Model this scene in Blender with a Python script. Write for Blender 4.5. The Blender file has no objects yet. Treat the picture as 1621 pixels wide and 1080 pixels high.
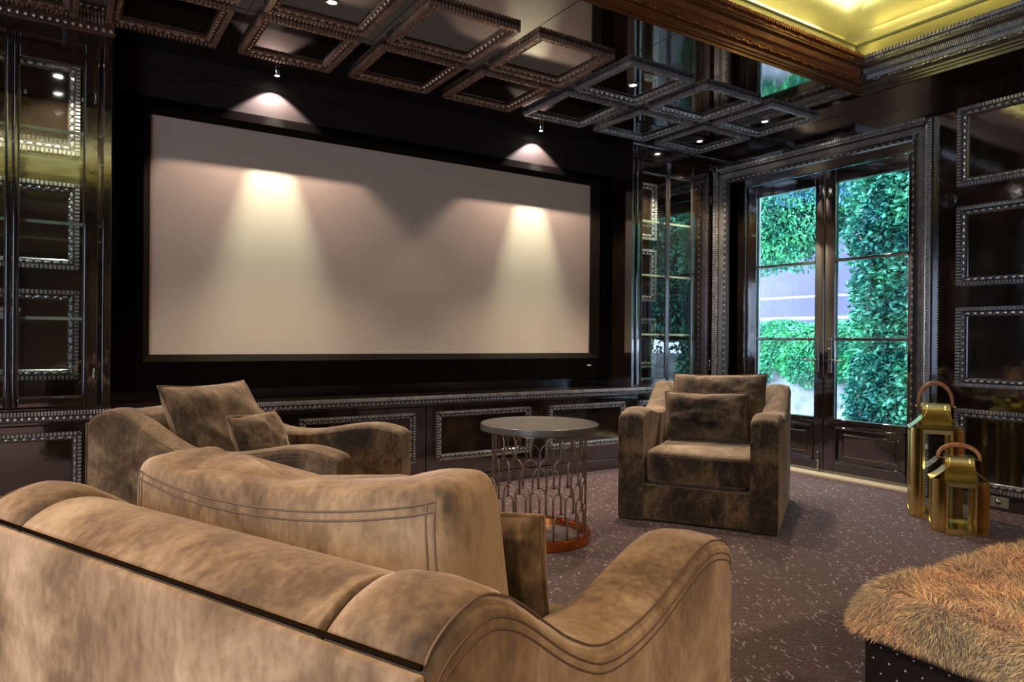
import bpy, math, random
from mathutils import Vector, Matrix, noise
random.seed(7)
PI = math.pi
S = bpy.context.scene
COL = S.collection

# ------------------------------------------------------------------ camera
cd = bpy.data.cameras.new('camera')
cd.sensor_width = 36.0
cd.lens = 1103.83 / 1621 * 36.0
cd.clip_start = 0.02
cam = bpy.data.objects.new('camera', cd)
COL.objects.link(cam)
_y, _p, _r = math.radians(32.884), math.radians(-0.1113), math.radians(0.492)
_f = Vector((math.cos(_p) * math.sin(_y), math.cos(_p) * math.cos(_y), math.sin(_p)))
_rt = Vector((math.cos(_y), -math.sin(_y), 0))
_u = _rt.cross(_f)
_r2 = _rt * math.cos(_r) + _u * math.sin(_r)
_u2 = -_rt * math.sin(_r) + _u * math.cos(_r)
cam.matrix_world = Matrix(((_r2.x, _u2.x, -_f.x, 0), (_r2.y, _u2.y, -_f.y, 0), (_r2.z, _u2.z, -_f.z, 1.15), (0, 0, 0, 1)))
S.camera = cam

# ------------------------------------------------------------------ view, world
S.view_settings.view_transform = 'Standard'
S.view_settings.look = 'None'
S.view_settings.gamma = 1
S.view_settings.use_curve_mapping = False
S.view_settings.exposure = 1.45
S.cycles.max_bounces = 10
S.cycles.glossy_bounces = 5
S.cycles.diffuse_bounces = 5
S.cycles.transparent_max_bounces = 12
S.cycles.caustics_reflective = False
S.cycles.caustics_refractive = False
S.cycles.sample_clamp_indirect = 4
w = bpy.data.worlds.new('overcast_sky')
S.world = w
w.use_nodes = True
nt = w.node_tree
bg = nt.nodes['Background']
tc = nt.nodes.new('ShaderNodeTexCoord')
sx = nt.nodes.new('ShaderNodeSeparateXYZ')
rp = nt.nodes.new('ShaderNodeValToRGB')
rp.color_ramp.elements[0].position = 0.0
rp.color_ramp.elements[0].color = (0.50, 0.62, 0.85, 1)
rp.color_ramp.elements[1].position = 0.8
rp.color_ramp.elements[1].color = (0.62, 0.80, 1.0, 1)
nt.links.new(tc.outputs['Generated'], sx.inputs[0])
nt.links.new(sx.outputs['Z'], rp.inputs[0])
nt.links.new(rp.outputs[0], bg.inputs[0])
bg.inputs[1].default_value = 5.0

def spot(name, loc, target, power, angle, blend, color, size=0.03):
    l = bpy.data.lights.new(name, 'SPOT')
    l.energy = power
    l.spot_size = math.radians(angle)
    l.spot_blend = blend
    l.color = color
    l.shadow_soft_size = size
    o = bpy.data.objects.new(name, l)
    o.location = loc
    o.rotation_euler = (Vector(target) - Vector(loc)).to_track_quat('-Z', 'Y').to_euler()
    COL.objects.link(o)
    return o

def portal(name, loc, rot, sx_, sy_):
    l = bpy.data.lights.new(name, 'AREA')
    l.shape = 'RECTANGLE'
    l.size, l.size_y = sx_, sy_
    l.cycles.is_portal = True
    o = bpy.data.objects.new(name, l)
    o.location = loc
    o.rotation_euler = rot
    COL.objects.link(o)

portal('door_daylight_portal', (5.72, 3.62, 1.5), (0, math.radians(90), 0), 2.3, 1.7)
portal('window_daylight_portal', (-3.12, -0.6, 1.5), (0, math.radians(-90), 0), 2.2, 2.6)
WARM = (1.0, 0.75, 0.50)
# washers over the screen and the downlights in the coffers
SPOTS = [(4.94, 4.48), (1.24, 3.77), (3.46, 3.77), (4.94, 3.77)]
for (x, y) in SPOTS:
    spot('downlight', (x, y, 2.96), (x, y, 0), 45, 95, 0.5, (1.0, 0.88, 0.72))
for x in (1.24, 3.47):
    spot('screen_washer_light', (x, 4.935, 2.93), (x, 5.09, 2.1), 32, 104, 0.3, (1.0, 0.84, 0.82), 0.008)
    spot('screen_washer_beam', (x, 4.935, 2.925), (x + .02, 5.12, 1.5), 66, 40, 0.9, (0.80, 1.0, 0.84), 0.006)
# added fill lamps, placed as downlights in the unseen half of the room
spot('downlight', (-1.7, 2.0, 2.96), (-1.6, 1.8, 0), 45, 140, 0.6, WARM, 0.06)
for (x, y) in ((-1.7, 0.2), (-1.7, -1.6), (0.9, -2.6), (3.2, -2.6)):
    spot('downlight', (x, y, 2.96), (x * 0.9, y * 0.9, 0), 120, 140, 0.6, WARM, 0.06)

# ------------------------------------------------------------------ materials
def mat(name, col, rough=0.5, metal=0.0, ior=1.5, **kw):
    m = bpy.data.materials.new(name)
    m.use_nodes = True
    b = m.node_tree.nodes['Principled BSDF']
    b.inputs['Base Color'].default_value = (*col, 1)
    b.inputs['Roughness'].default_value = rough
    b.inputs['Metallic'].default_value = metal
    b.inputs['IOR'].default_value = ior
    for k, v in kw.items():
        b.inputs[k.replace('_', ' ')].default_value = v
    return m

def N(m, t, **kw):
    n = m.node_tree.nodes.new(t)
    for k, v in kw.items():
        if k in n.inputs:
            n.inputs[k].default_value = v
        else:
            setattr(n, k, v)
    return n

def L(m, a, b):
    m.node_tree.links.new(a, b)

def coords(m, scale=(1, 1, 1), rot=(0, 0, 0), kind='Object'):
    t = N(m, 'ShaderNodeTexCoord')
    p = N(m, 'ShaderNodeMapping')
    p.inputs['Scale'].default_value = scale
    p.inputs['Rotation'].default_value = rot
    L(m, t.outputs[kind], p.inputs[0])
    return p.outputs[0]

def ramp(m, src, stops):
    r = N(m, 'ShaderNodeValToRGB')
    e = r.color_ramp.elements
    while len(e) < len(stops):
        e.new(0.5)
    for i, (p, c) in enumerate(stops):
        e[i].position = p
        e[i].color = (*c, 1) if len(c) == 3 else c
    L(m, src, r.inputs[0])
    return r.outputs[0]

def bump(m, src, strength, dist=0.01):
    b = N(m, 'ShaderNodeBump')
    b.inputs['Strength'].default_value = strength
    b.inputs['Distance'].default_value = dist
    L(m, src, b.inputs['Height'])
    L(m, b.outputs[0], m.node_tree.nodes['Principled BSDF'].inputs['Normal'])
    return b

def P(m):
    return m.node_tree.nodes['Principled BSDF']

def noisy(m, c1, c2, scale=8, detail=4, lo=0.35, hi=0.65, sc=(1, 1, 1), kind='Object', bs=0.0, rough=None):
    n = N(m, 'ShaderNodeTexNoise')
    n.inputs['Scale'].default_value = scale
    n.inputs['Detail'].default_value = detail
    L(m, coords(m, sc, kind=kind), n.inputs['Vector'])
    L(m, ramp(m, n.outputs[0], [(lo, c1), (hi, c2)]), P(m).inputs['Base Color'])
    if bs:
        bump(m, n.outputs[0], bs)
    return n

# glossy brown-black lacquer
lacquer = mat('brown_lacquer', (0.013, 0.0075, 0.0045), 0.07, ior=2.5)
noisy(lacquer, (0.010, 0.006, 0.004), (0.018, 0.010, 0.006), 3, 3)
_n = N(lacquer, 'ShaderNodeTexNoise'); _n.inputs['Scale'].default_value = 14
L(lacquer, coords(lacquer), _n.inputs['Vector'])
bump(lacquer, _n.outputs[0], 0.04, 0.01)
ceil_lacquer = mat('ceiling_lacquer', (0.013, 0.008, 0.005), 0.04, ior=3.2)
_n = N(ceil_lacquer, 'ShaderNodeTexNoise'); _n.inputs['Scale'].default_value = 2.5
L(ceil_lacquer, coords(ceil_lacquer), _n.inputs['Vector'])
bump(ceil_lacquer, _n.outputs[0], 0.02, 0.01)
carved = mat('highlight_pewter_carving', (0.42, 0.39, 0.37), 0.25, metal=0.4, ior=2.0)  # silvery highlights put into the colour of raised parts, over a darker ground
noisy(carved, (0.34, 0.31, 0.29), (0.5, 0.47, 0.45), 12, 2)
carved_c = mat('copper_reflection_carving', (0.4, 0.24, 0.15), 0.25, metal=0.4, ior=2.0)  # warm reflections on the ceiling mouldings, put into a copper colour
noisy(carved_c, (0.3, 0.16, 0.09), (0.46, 0.3, 0.2), 12, 2)
carve_base = mat('carving_ground_lacquer', (0.05, 0.04, 0.033), 0.22, ior=2.0)
carve_base_c = mat('copper_reflection_ground', (0.07, 0.032, 0.015), 0.22, ior=2.0)
crown_copper = mat('crown_reflection_carving', (0.5, 0.2, 0.09), 0.25, metal=0.6)  # orange reflection on the screen-side tray crown, put into its colour
crown_reflect_g = mat('crown_reflection_ground', (0.20, 0.07, 0.025), 0.2, metal=0.5)
velvet_blk = mat('black_velvet', (0.0035, 0.0025, 0.002), 0.95, ior=1.1)
fabric_blk = mat('black_panel_fabric', (0.020, 0.0145, 0.012), 0.65, ior=1.25)
satin_blk = mat('black_satin_bevel', (0.008, 0.0055, 0.003), 0.8, ior=1.15)
screen_m = mat('screen_fabric', (0.66, 0.495, 0.355), 0.75, ior=1.3)
_n = N(screen_m, 'ShaderNodeTexNoise'); _n.inputs['Scale'].default_value = 120
L(screen_m, coords(screen_m), _n.inputs['Vector'])
bump(screen_m, _n.outputs[0], 0.05, 0.002)
gold = mat('gold_leaf_ceiling', (0.42, 0.37, 0.11), 0.24, metal=0.5)
noisy(gold, (0.30, 0.265, 0.10), (0.42, 0.375, 0.16), 1.5, 3)
bead_m = mat('cream_gold_bead', (0.6, 0.54, 0.2), 0.4)
led_m = mat('cove_led', (1, 1, 1), 0.5)
P(led_m).inputs['Emission Color'].default_value = (1.0, 0.95, 0.62, 1)
P(led_m).inputs['Emission Strength'].default_value = 11
bulb_m = mat('lamp_lens', (1, 1, 1), 0.5)
P(bulb_m).inputs['Emission Color'].default_value = (1.0, 0.9, 0.78, 1)
P(bulb_m).inputs['Emission Strength'].default_value = 40
chrome = mat('dark_chrome', (0.35, 0.33, 0.32), 0.2, metal=1)
steel = mat('blackened_steel', (0.34, 0.33, 0.34), 0.3, metal=1)
white_pl = mat('white_badge', (0.75, 0.78, 0.85), 0.4)
P(white_pl).inputs['Emission Strength'].default_value = 0
brass = mat('aged_brass', (0.50, 0.34, 0.10), 0.22, metal=1)
noisy(brass, (0.74, 0.52, 0.16), (0.98, 0.76, 0.25), 5, 3)
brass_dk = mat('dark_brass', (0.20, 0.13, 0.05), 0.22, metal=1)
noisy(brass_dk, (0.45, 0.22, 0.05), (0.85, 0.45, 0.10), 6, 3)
tan_leather = mat('tan_leather', (0.55, 0.20, 0.06), 0.45)
noisy(tan_leather, (0.45, 0.15, 0.045), (0.62, 0.24, 0.08), 20, 3)
marble = mat('cream_stone_threshold', (0.75, 0.62, 0.42), 0.35)
outlet_m = mat('brushed_nickel_plate', (0.55, 0.5, 0.42), 0.35, metal=0.6)

glass = bpy.data.materials.new('clear_glass')
glass.use_nodes = True
g = glass.node_tree
g.nodes.remove(g.nodes['Principled BSDF'])
_fr = g.nodes.new('ShaderNodeFresnel'); _fr.inputs[0].default_value = 1.5
_tr = g.nodes.new('ShaderNodeBsdfTransparent'); _tr.inputs[0].default_value = (0.93, 0.97, 0.96, 1)
_gl = g.nodes.new('ShaderNodeBsdfGlossy'); _gl.inputs['Roughness'].default_value = 0.0
_mx = g.nodes.new('ShaderNodeMixShader')
_ge = g.nodes.new('ShaderNodeNewGeometry'); _sb = g.nodes.new('ShaderNodeMath'); _sb.operation = 'SUBTRACT'; _sb.inputs[0].default_value = 1.0
_ml = g.nodes.new('ShaderNodeMath'); _ml.operation = 'MULTIPLY'
g.links.new(_ge.outputs['Backfacing'], _sb.inputs[1]); g.links.new(_fr.outputs[0], _ml.inputs[0]); g.links.new(_sb.outputs[0], _ml.inputs[1])
g.links.new(_ml.outputs[0], _mx.inputs[0]); g.links.new(_tr.outputs[0], _mx.inputs[1])
g.links.new(_gl.outputs[0], _mx.inputs[2]); g.links.new(_mx.outputs[0], g.nodes['Material Output'].inputs[0])
# silvered cabinet glass reflects more strongly
cab_glass = glass.copy(); cab_glass.name = 'cabinet_glass'
for n_ in cab_glass.node_tree.nodes:
    if n_.type == 'FRESNEL':
        n_.inputs[0].default_value = 2.3
shelf_edge = mat('green_glass_edge', (0.6, 0.62, 0.42), 0.15, ior=1.6)

# crushed velvet upholstery
velvet = mat('brown_crushed_velvet', (0.14, 0.085, 0.05), 0.75)
n1 = N(velvet, 'ShaderNodeTexNoise'); n1.inputs['Scale'].default_value = 4.2; n1.inputs['Detail'].default_value = 5
n1.inputs['Roughness'].default_value = 0.62; n1.inputs['Distortion'].default_value = 0.6
L(velvet, coords(velvet, (1.0, 1.0, 0.9)), n1.inputs['Vector'])
n2 = N(velvet, 'ShaderNodeTexNoise'); n2.inputs['Scale'].default_value = 70; n2.inputs['Detail'].default_value = 3
L(velvet, coords(velvet, (1, 1, 0.5)), n2.inputs['Vector'])
mx = N(velvet, 'ShaderNodeMix'); mx.data_type = 'FLOAT'; mx.inputs['Factor'].default_value = 0.2
L(velvet, n1.outputs[0], mx.inputs[2]); L(velvet, n2.outputs[0], mx.inputs[3])
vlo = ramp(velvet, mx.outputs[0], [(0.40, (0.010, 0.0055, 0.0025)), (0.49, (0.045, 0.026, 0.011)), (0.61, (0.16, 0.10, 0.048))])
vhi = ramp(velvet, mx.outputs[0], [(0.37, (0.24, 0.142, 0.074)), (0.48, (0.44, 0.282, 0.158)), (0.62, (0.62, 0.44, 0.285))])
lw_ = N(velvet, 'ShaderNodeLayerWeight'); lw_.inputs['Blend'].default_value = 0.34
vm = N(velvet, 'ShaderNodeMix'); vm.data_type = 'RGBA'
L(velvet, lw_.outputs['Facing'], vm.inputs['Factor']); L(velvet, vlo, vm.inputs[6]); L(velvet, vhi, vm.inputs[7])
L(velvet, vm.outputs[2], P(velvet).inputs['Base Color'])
P(velvet).inputs['Sheen Weight'].default_value = 0.22
P(velvet).inputs['Sheen Roughness'].default_value = 0.35
P(velvet).inputs['Sheen Tint'].default_value = (0.95, 0.82, 0.72, 1)
P(velvet).inputs['Specular IOR Level'].default_value = 0.25
bump(velvet, mx.outputs[0], 0.25, 0.01)
seam_dk = mat('dark_seam_gap', (0.008, 0.0045, 0.0025), 1.0, ior=1.05)
stitch_m = mat('brown_seam_thread', (0.10, 0.06, 0.035), 0.8)

# carpet: ribbed dark plum with pale dashes
carpet = mat('plum_carpet', (0.05, 0.03, 0.03), 0.85)
def dashes(rot, seed):
    v = N(carpet, 'ShaderNodeTexVoronoi')
    v.inputs['Scale'].default_value = 1.0
    mp = N(carpet, 'ShaderNodeMapping'); t_ = N(carpet, 'ShaderNodeTexCoord')
    mp.inputs['Rotation'].default_value = (0, 0, rot); mp.inputs['Location'].default_value = (seed, seed * 2, 0)
    L(carpet, t_.outputs['Object'], mp.inputs[0])
    m2 = N(carpet, 'ShaderNodeVectorMath'); m2.operation = 'MULTIPLY'; m2.inputs[1].default_value = (9, 36, 1)
    L(carpet, mp.outputs[0], m2.inputs[0])
    L(carpet, m2.outputs[0], v.inputs['Vector'])
    c = N(carpet, 'ShaderNodeMath'); c.operation = 'LESS_THAN'; c.inputs[1].default_value = 0.15
    L(carpet, v.outputs['Distance'], c.inputs[0])
    return c.outputs[0]
d1, d2, d3 = dashes(math.radians(-85), 0.3), dashes(math.radians(-28), 1.7), dashes(math.radians(-60), 5.1)
ad = N(carpet, 'ShaderNodeMath'); ad.operation = 'MAXIMUM'; L(carpet, d1, ad.inputs[0]); L(carpet, d2, ad.inputs[1])
ad2 = N(carpet, 'ShaderNodeMath'); ad2.operation = 'MAXIMUM'; L(carpet, ad.outputs[0], ad2.inputs[0]); L(carpet, d3, ad2.inputs[1])
wv = N(carpet, 'ShaderNodeTexWave'); wv.bands_direction = 'X'
wv.inputs['Scale'].default_value = 22; wv.inputs['Distortion'].default_value = 6; wv.inputs['Detail'].default_value = 3
wv.inputs['Detail Scale'].default_value = 3
L(carpet, coords(carpet, (1, 1, 1), (0, 0, math.radians(-57))), wv.inputs['Vector'])
wr = ramp(carpet, wv.outputs[0], [(0.1, (0.032, 0.014, 0.012)), (0.9, (0.16, 0.076, 0.062))])
cm = N(carpet, 'ShaderNodeMix'); cm.data_type = 'RGBA'
L(carpet, ad2.outputs[0], cm.inputs['Factor']); L(carpet, wr, cm.inputs[6]); cm.inputs[7].default_value = (0.36, 0.30, 0.30, 1)
L(carpet, cm.outputs[2], P(carpet).inputs['Base Color'])
P(carpet).inputs['Sheen Weight'].default_value = 0.12
P(carpet).inputs['Sheen Tint'].default_value = (0.8, 0.85, 1, 1)
bump(carpet, wv.outputs[0], 0.5, 0.006)

tabletop_m = mat('dark_bronze_tabletop', (0.10, 0.085, 0.075), 0.32, metal=0.5)
noisy(tabletop_m, (0.17, 0.145, 0.125), (0.25, 0.215, 0.185), 9, 4)
bronze = mat('burnished_bronze', (0.42, 0.32, 0.24), 0.3, metal=0.9)
copper = mat('copper_ring', (0.75, 0.22, 0.05), 0.25, metal=1)
leather = mat('dark_studded_leather', (0.012, 0.008, 0.006), 0.35)
stud_m = mat('pale_stud', (0.35, 0.33, 0.3), 0.4)
fur_skin = mat('fur_skin', (0.30, 0.19, 0.09), 0.9)
fur_m = mat('tan_fur', (0.5, 0.33, 0.16), 0.6)
_n = noisy(fur_m, (0.46, 0.33, 0.16), (0.72, 0.42, 0.19), 5, 3, 0.42, 0.66)
def island_var(m, lo, hi):
    g_ = N(m, 'ShaderNodeNewGeometry'); h_ = N(m, 'ShaderNodeHueSaturation'); mr = N(m, 'ShaderNodeMapRange')
    mr.inputs['To Min'].default_value = lo; mr.inputs['To Max'].default_value = hi
    L(m, g_.outputs['Random Per Island'], mr.inputs['Value']); L(m, mr.outputs[0], h_.inputs['Value'])
    src = P(m).inputs['Base Color'].links[0].from_socket
    L(m, src, h_.inputs['Color']); L(m, h_.outputs[0], P(m).inputs['Base Color'])
island_var(fur_m, .5, 1.5)
P(fur_m).inputs['Sheen Weight'].default_value = 0.3
# exterior
stone = mat('pale_garden_stone', (0.4, 0.4, 0.42), 0.9)
noisy(stone, (0.22, 0.23, 0.26), (0.42, 0.43, 0.46), 4, 6, bs=0.5)
backwall_m = mat('mauve_render', (0.19, 0.17, 0.36), 0.9)
leaf_a = mat('teal_leaf', (0.03, 0.24, 0.13), 0.4)
noisy(leaf_a, (0.02, 0.15, 0.14), (0.11, 0.46, 0.26), 2.2, 5, 0.35, 0.65)
leaf_b = mat('fresh_green_leaf', (0.07, 0.5, 0.16), 0.5)
noisy(leaf_b, (0.03, 0.26, 0.17), (0.14, 0.62, 0.27), 3, 5, 0.35, 0.65)
leaf_d = mat('deep_blue_green_leaf', (0.01, 0.12, 0.12), 0.5)
noisy(leaf_d, (0.02, 0.10, 0.18), (0.08, 0.34, 0.42), 2.2, 5, 0.35, 0.65)
for _m in (leaf_a, leaf_b, leaf_d): island_var(_m, .45, 1.5)
shade_m = mat('foliage_shade_core', (0.006, 0.035, 0.03), 1.0)  # near-black fill stands in for shade deep between the leaves
bark = mat('bark', (0.12, 0.09, 0.07), 0.9)
paving = mat('garden_paving', (0.25, 0.25, 0.25), 0.9)
wire_m = mat('dull_wire', (0.22, 0.22, 0.34), 0.6)
rail_m = mat('pale_rail', (0.75, 0.78, 0.8), 0.4)
plain_wall = mat('dark_panelled_wall', (0.03, 0.02, 0.014), 0.15, ior=1.7)
red_m = mat('red_paper', (0.65, 0.02, 0.03), 0.5)
paper_m = mat('cream_pages', (0.7, 0.66, 0.55), 0.8)

# ------------------------------------------------------------------ mesh helper
class MB:
    def __init__(s):
        s.v = []; s.f = []; s.m = []; s.cur = 0
    def add(s, vs, fs, M=None):
        o = len(s.v)
        if M is not None:
            vs = [M @ Vector(p) for p in vs]
        s.v += [tuple(p) for p in vs]
        s.f += [tuple(i + o for i in f) for f in fs]
        s.m += [s.cur] * (len(s.f) - len(s.m))
        return s
    def box(s, x0, x1, y0, y1, z0, z1, M=None):
        v = [(x, y, z) for x in (x0, x1) for y in (y0, y1) for z in (z0, z1)]
        return s.add(v, [(0, 1, 3, 2), (4, 6, 7, 5), (0, 4, 5, 1), (2, 3, 7, 6), (0, 2, 6, 4), (1, 5, 7, 3)], M)
    def prism(s, prof, a0, a1, axis='x', M=None):
        # prof: list of 2D points; extruded along axis
        def mk(p, t):
            return {'x': (t, p[0], p[1]), 'y': (p[0], t, p[1]), 'z': (p[0], p[1], t)}[axis]
        n = len(prof)
        v = [mk(p, a0) for p in prof] + [mk(p, a1) for p in prof]
        f = [(i, (i + 1) % n, n + (i + 1) % n, n + i) for i in range(n)]
        f += [tuple(range(n - 1, -1, -1)), tuple(range(n, 2 * n))]
        return s.add(v, f, M)
    def lathe(s, prof, seg=32, M=None):
        n = len(prof); v = []; f = []
        for k in range(seg):
            a = 2 * PI * k / seg
            for r, z in prof:
                v.append((r * math.cos(a), r * math.sin(a), z))
        for k in range(seg):
            k2 = (k + 1) % seg
            for i in range(n - 1):
                f.append((k * n + i, k2 * n + i, k2 * n + i + 1, k * n + i + 1))
        return s.add(v, f, M)
    def tube(s, pts, r, seg=8, M=None, closed=False, flat=None):
        pts = [Vector(p) for p in pts]; n = len(pts); v = []; f = []
        up = None
        for i, p in enumerate(pts):
            a = pts[(i - 1) % n] if (closed or i > 0) else p
            b = pts[(i + 1) % n] if (closed or i < n - 1) else p
            t = (b - a).normalized()
            if up is None:
                up = Vector((0, 0, 1)) if abs(t.z) < 0.9 else Vector((1, 0, 0))
            sd = t.cross(up).normalized(); up = sd.cross(t).normalized()
            rr = r(i / (n - 1)) if callable(r) else r
            for k in range(seg):
                an = 2 * PI * k / seg
                fx, fy = (flat or (1, 1))
                v.append(p + sd * math.cos(an) * rr * fx + up * math.sin(an) * rr * fy)
        m = n if closed else n - 1
        for i in range(m):
            j = (i + 1) % n
            for k in range(seg):
                k2 = (k + 1) % seg
                f.append((i * seg + k, i * seg + k2, j * seg + k2, j * seg + k))
        if not closed:
            f.append(tuple(range(seg - 1, -1, -1))); f.append(tuple((n - 1) * seg + k for k in range(seg)))
        return s.add(v, f, M)
    def dome(s, cx, cy, cz, rx, ry, rz, M=None, seg=6):
        v = [(cx + rx * math.cos(2 * PI * k / seg), cy + ry * math.sin(2 * PI * k / seg), cz) for k in range(seg)]
        v += [(cx + .7 * rx * math.cos(2 * PI * (k + .5) / seg), cy + .7 * ry * math.sin(2 * PI * (k + .5) / seg), cz + .75 * rz) for k in range(seg)]
        v.append((cx, cy, cz + rz)); f = []
        for k in range(seg):
            k2 = (k + 1) % seg
            f += [(k, k2, seg + k), (k2, seg + k2, seg + k), (seg + k, seg + k2, 2 * seg)]
        return s.add(v, f, M)
    def mesh(s, name):
        me = bpy.data.meshes.new(name)
        me.from_pydata(s.v, [], s.f); me.update()
        if any(s.m): me.polygons.foreach_set('material_index', (s.m + [0] * len(s.f))[:len(s.f)])
        return me

TWO = {}
def obj(name, mb, m, parent=None, smooth=False, bevel=0, seg=2, sub=0, autosm=None):
    me = mb if isinstance(mb, bpy.types.Mesh) else mb.mesh(name)
    o = bpy.data.objects.new(name, me)
    COL.objects.link(o)
    if m is not None and not me.materials:
        if m in TWO:
            me.materials.append(TWO[m]); me.materials.append(m)
        else:
            me.materials.append(m)
    if parent is not None:
        o.parent = parent
    if smooth or bevel:
        me.polygons.foreach_set('use_smooth', [True] * len(me.polygons))
    if bevel:
        b = o.modifiers.new('bevel', 'BEVEL'); b.width = bevel; b.segments = seg; b.limit_method = 'ANGLE'; b.angle_limit = math.radians(35)
        b.harden_normals = False
        wn = o.modifiers.new('wn', 'WEIGHTED_NORMAL'); wn.keep_sharp = False
    if sub:
        sm = o.modifiers.new('sub', 'SUBSURF'); sm.levels = sub; sm.render_levels = sub
    return o

def thing(name, label, cat, loc=(0, 0, 0), rz=0, group=None):
    o = bpy.data.objects.new(name, None)
    COL.objects.link(o)
    o.location = loc; o.rotation_euler = (0, 0, rz)
    o['label'] = label; o['category'] = cat
    if group: o['group'] = group
    return o

def tag(o, label, cat, group=None, kind=None):
    o['label'] = label; o['category'] = cat
    if group: o['group'] = group
    if kind: o['kind'] = kind
    return o

def struct(name, mb, m, label, cat, **kw):
    o = obj(name, mb, m, **kw)
    o['kind'] = 'structure'; o['label'] = label; o['category'] = cat
    return o

def copy_tree(o, parent=None):
    c = o.copy(); COL.objects.link(c); c.parent = parent
    for ch in list(o.children):
        copy_tree(ch, c)
    return c

# ------------------------------------------------------------------ carved mouldings
TWO[carved] = carve_base; TWO[carved_c] = carve_base_c; TWO[crown_copper] = crown_reflect_g
PROF = [(0, 0), (0, .45), (.06, .80), (.14, .86), (.34, .82), (.40, .55), (.52, .55), (.80, .42), (.90, .50), (1.0, .30), (1.0, 0)]
def run_base(mb, Lh, bw, d, M, mitre):
    """straight moulding along +X from 0..Lh, width bw along +Y (inward), height along +Z"""
    v = []; n = len(PROF)
    for e in (0, 1):
        for (u, h) in PROF:
            x = (u * bw if mitre else 0) if e == 0 else Lh - (u * bw if mitre else 0)
            v.append((x, u * bw, h * d))
    f = [(i, i + 1, n + i + 1, n + i) for i in range(n - 1)]
    mb.add(v, f, M)
def run_carving(mb, Lh, bw, d, M, pitch, mitre=True):
    mb.cur = 1
    k = max(1, int((Lh - .02) / pitch)); p = Lh / k
    for i in range(k):
        c = (i + .5) * p
        mb.box(c - p * .30, c + p * .30, -bw * .03, bw * .36, d * .12, d * 1.25, M)
    q = pitch * 2.1
    L2 = Lh - (1.5 * bw if mitre else 0); s0 = .75 * bw if mitre else 0
    k = max(1, int(L2 / q)); p = L2 / k
    for i in range(k):
        c = s0 + (i + .5) * p
        mb.dome(c, bw * .66, d * .45, p * .42, bw * .20, d * .5, M, 6)
        mb.dome(c + p * .5, bw * .82, d * .38, p * .16, bw * .09, d * .4, M, 4)
    mb.cur = 0

def carved_frame(wd, hd, bw=.075, d=.03, pitch=.0215):
    """rectangular frame in local XY, centred, rising +Z"""
    mb = MB()
    for k, (Lh, off) in enumerate(((wd, hd), (hd, wd), (wd, hd), (hd, wd))):
        M = Matrix.Rotation(k * PI / 2, 4, 'Z') @ Matrix.Translation((-Lh / 2, -off / 2, 0))
        run_base(mb, Lh, bw, d, M, True)
        run_carving(mb, Lh, bw, d, M, pitch)
    return mb
def carved_run(Lh, bw, d, pitch=.0185):
    mb = MB(); M = Matrix.Identity(4)
    run_base(mb, Lh, bw, d, M, False); run_carving(mb, Lh, bw, d, M, pitch, False)
    # end caps
    return mb

# ------------------------------------------------------------------ room shell
XL, XR, YB = -3.0, 5.45, -3.6
YR, YS, YW = 5.20, 5.11, 4.75
CZ = 3.0
mb = MB(); mb.box(XL - .1, XR, YB - .1, YR + .1, -.05, 0); mb.box(XR, 5.49, 2.80, 4.53, -.05, 0)
struct('floor', mb, carpet, 'plum brown ribbed carpet floor flecked with pale dashes', 'carpet')

# ceiling with the tray opening
TX0, TX1, TY0, TY1 = -1.1, 4.99, -2.2, 2.97
mb = MB()
for (a, b, c, e) in ((XL - .1, XR + .15, TY1, YR + .1), (XL - .1, XR + .15, YB - .1, TY0), (XL - .1, TX0, TY0, TY1), (TX1, XR + .15, TY0, TY1)):
    mb.box(a, b, c, e, CZ, CZ + .04)
struct('ceiling', mb, ceil_lacquer, 'glossy dark brown lacquered ceiling around the gold tray', 'ceiling')
# fine joint grooves of the ceiling boards
mb = MB()
for k in range(-1, 8):
    x = .13 + .7405 * k + 0.005
    if x < XR: mb.box(x - .0012, x + .0012, TY1 + .02, 4.95, CZ - .0015, CZ + .001)
mb.box(XL, XR, 4.128, 4.1305, CZ - .0015, CZ + .001)
struct('trim_1', mb, fabric_blk, 'fine dark joint lines between the square ceiling panels', 'ceiling joints')

# gold tray: sloped frieze, bead, upper gold ceiling, closures
def ring(i0, z0, i1, z1, mbx):
    """sloped strip around the tray; i positive = inward"""
    def rect(i, z): return [(TX0 + i, TY0 + i, z), (TX1 - i, TY0 + i, z), (TX1 - i, TY1 - i, z), (TX0 + i, TY1 - i, z)]
    a, b = rect(i0, z0), rect(i1, z1)
    mbx.add(a + b, [(k, (k + 1) % 4, 4 + (k + 1) % 4, 4 + k) for k in range(4)])
mb = MB(); ring(.05, 3.255, -.085, 3.405, mb)
struct('trim_2', mb, gold, 'plain gold frieze sloping up above the carved tray crown', 'gold frieze')
mb = MB(); ring(-.085, 3.40, -.078, 3.412, mb); ring(-.078, 3.412, -.088, 3.424, mb); ring(-.088, 3.424, -.115, 3.424, mb); ring(-.115, 3.424, -.115, 3.40, mb)
struct('trim_3', mb, bead_m, 'thin pale bead edging the gold cove', 'cove bead')
mb = MB(); ring(-.115, 3.40, -.34, 3.40, mb); ring(-.34, 3.40, -.34, 3.56, mb)
ring(-.34, 3.56, -.30, 3.60, mb); ring(-.30, 3.60, .5, 3.66, mb); ring(.5, 3.66, 1.6, 3.66, mb)
a = [(TX0 + 1.6, TY0 + 1.6, 3.66), (TX1 - 1.6, TY0 + 1.6, 3.66), (TX1 - 1.6, TY1 - 1.6, 3.66), (TX0 + 1.6, TY1 - 1.6, 3.66)]
mb.add(a, [(0, 1, 2, 3)])
struct('ceiling_tray', mb, gold, 'glowing yellow gold upper tray ceiling', 'gold ceiling')
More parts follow.
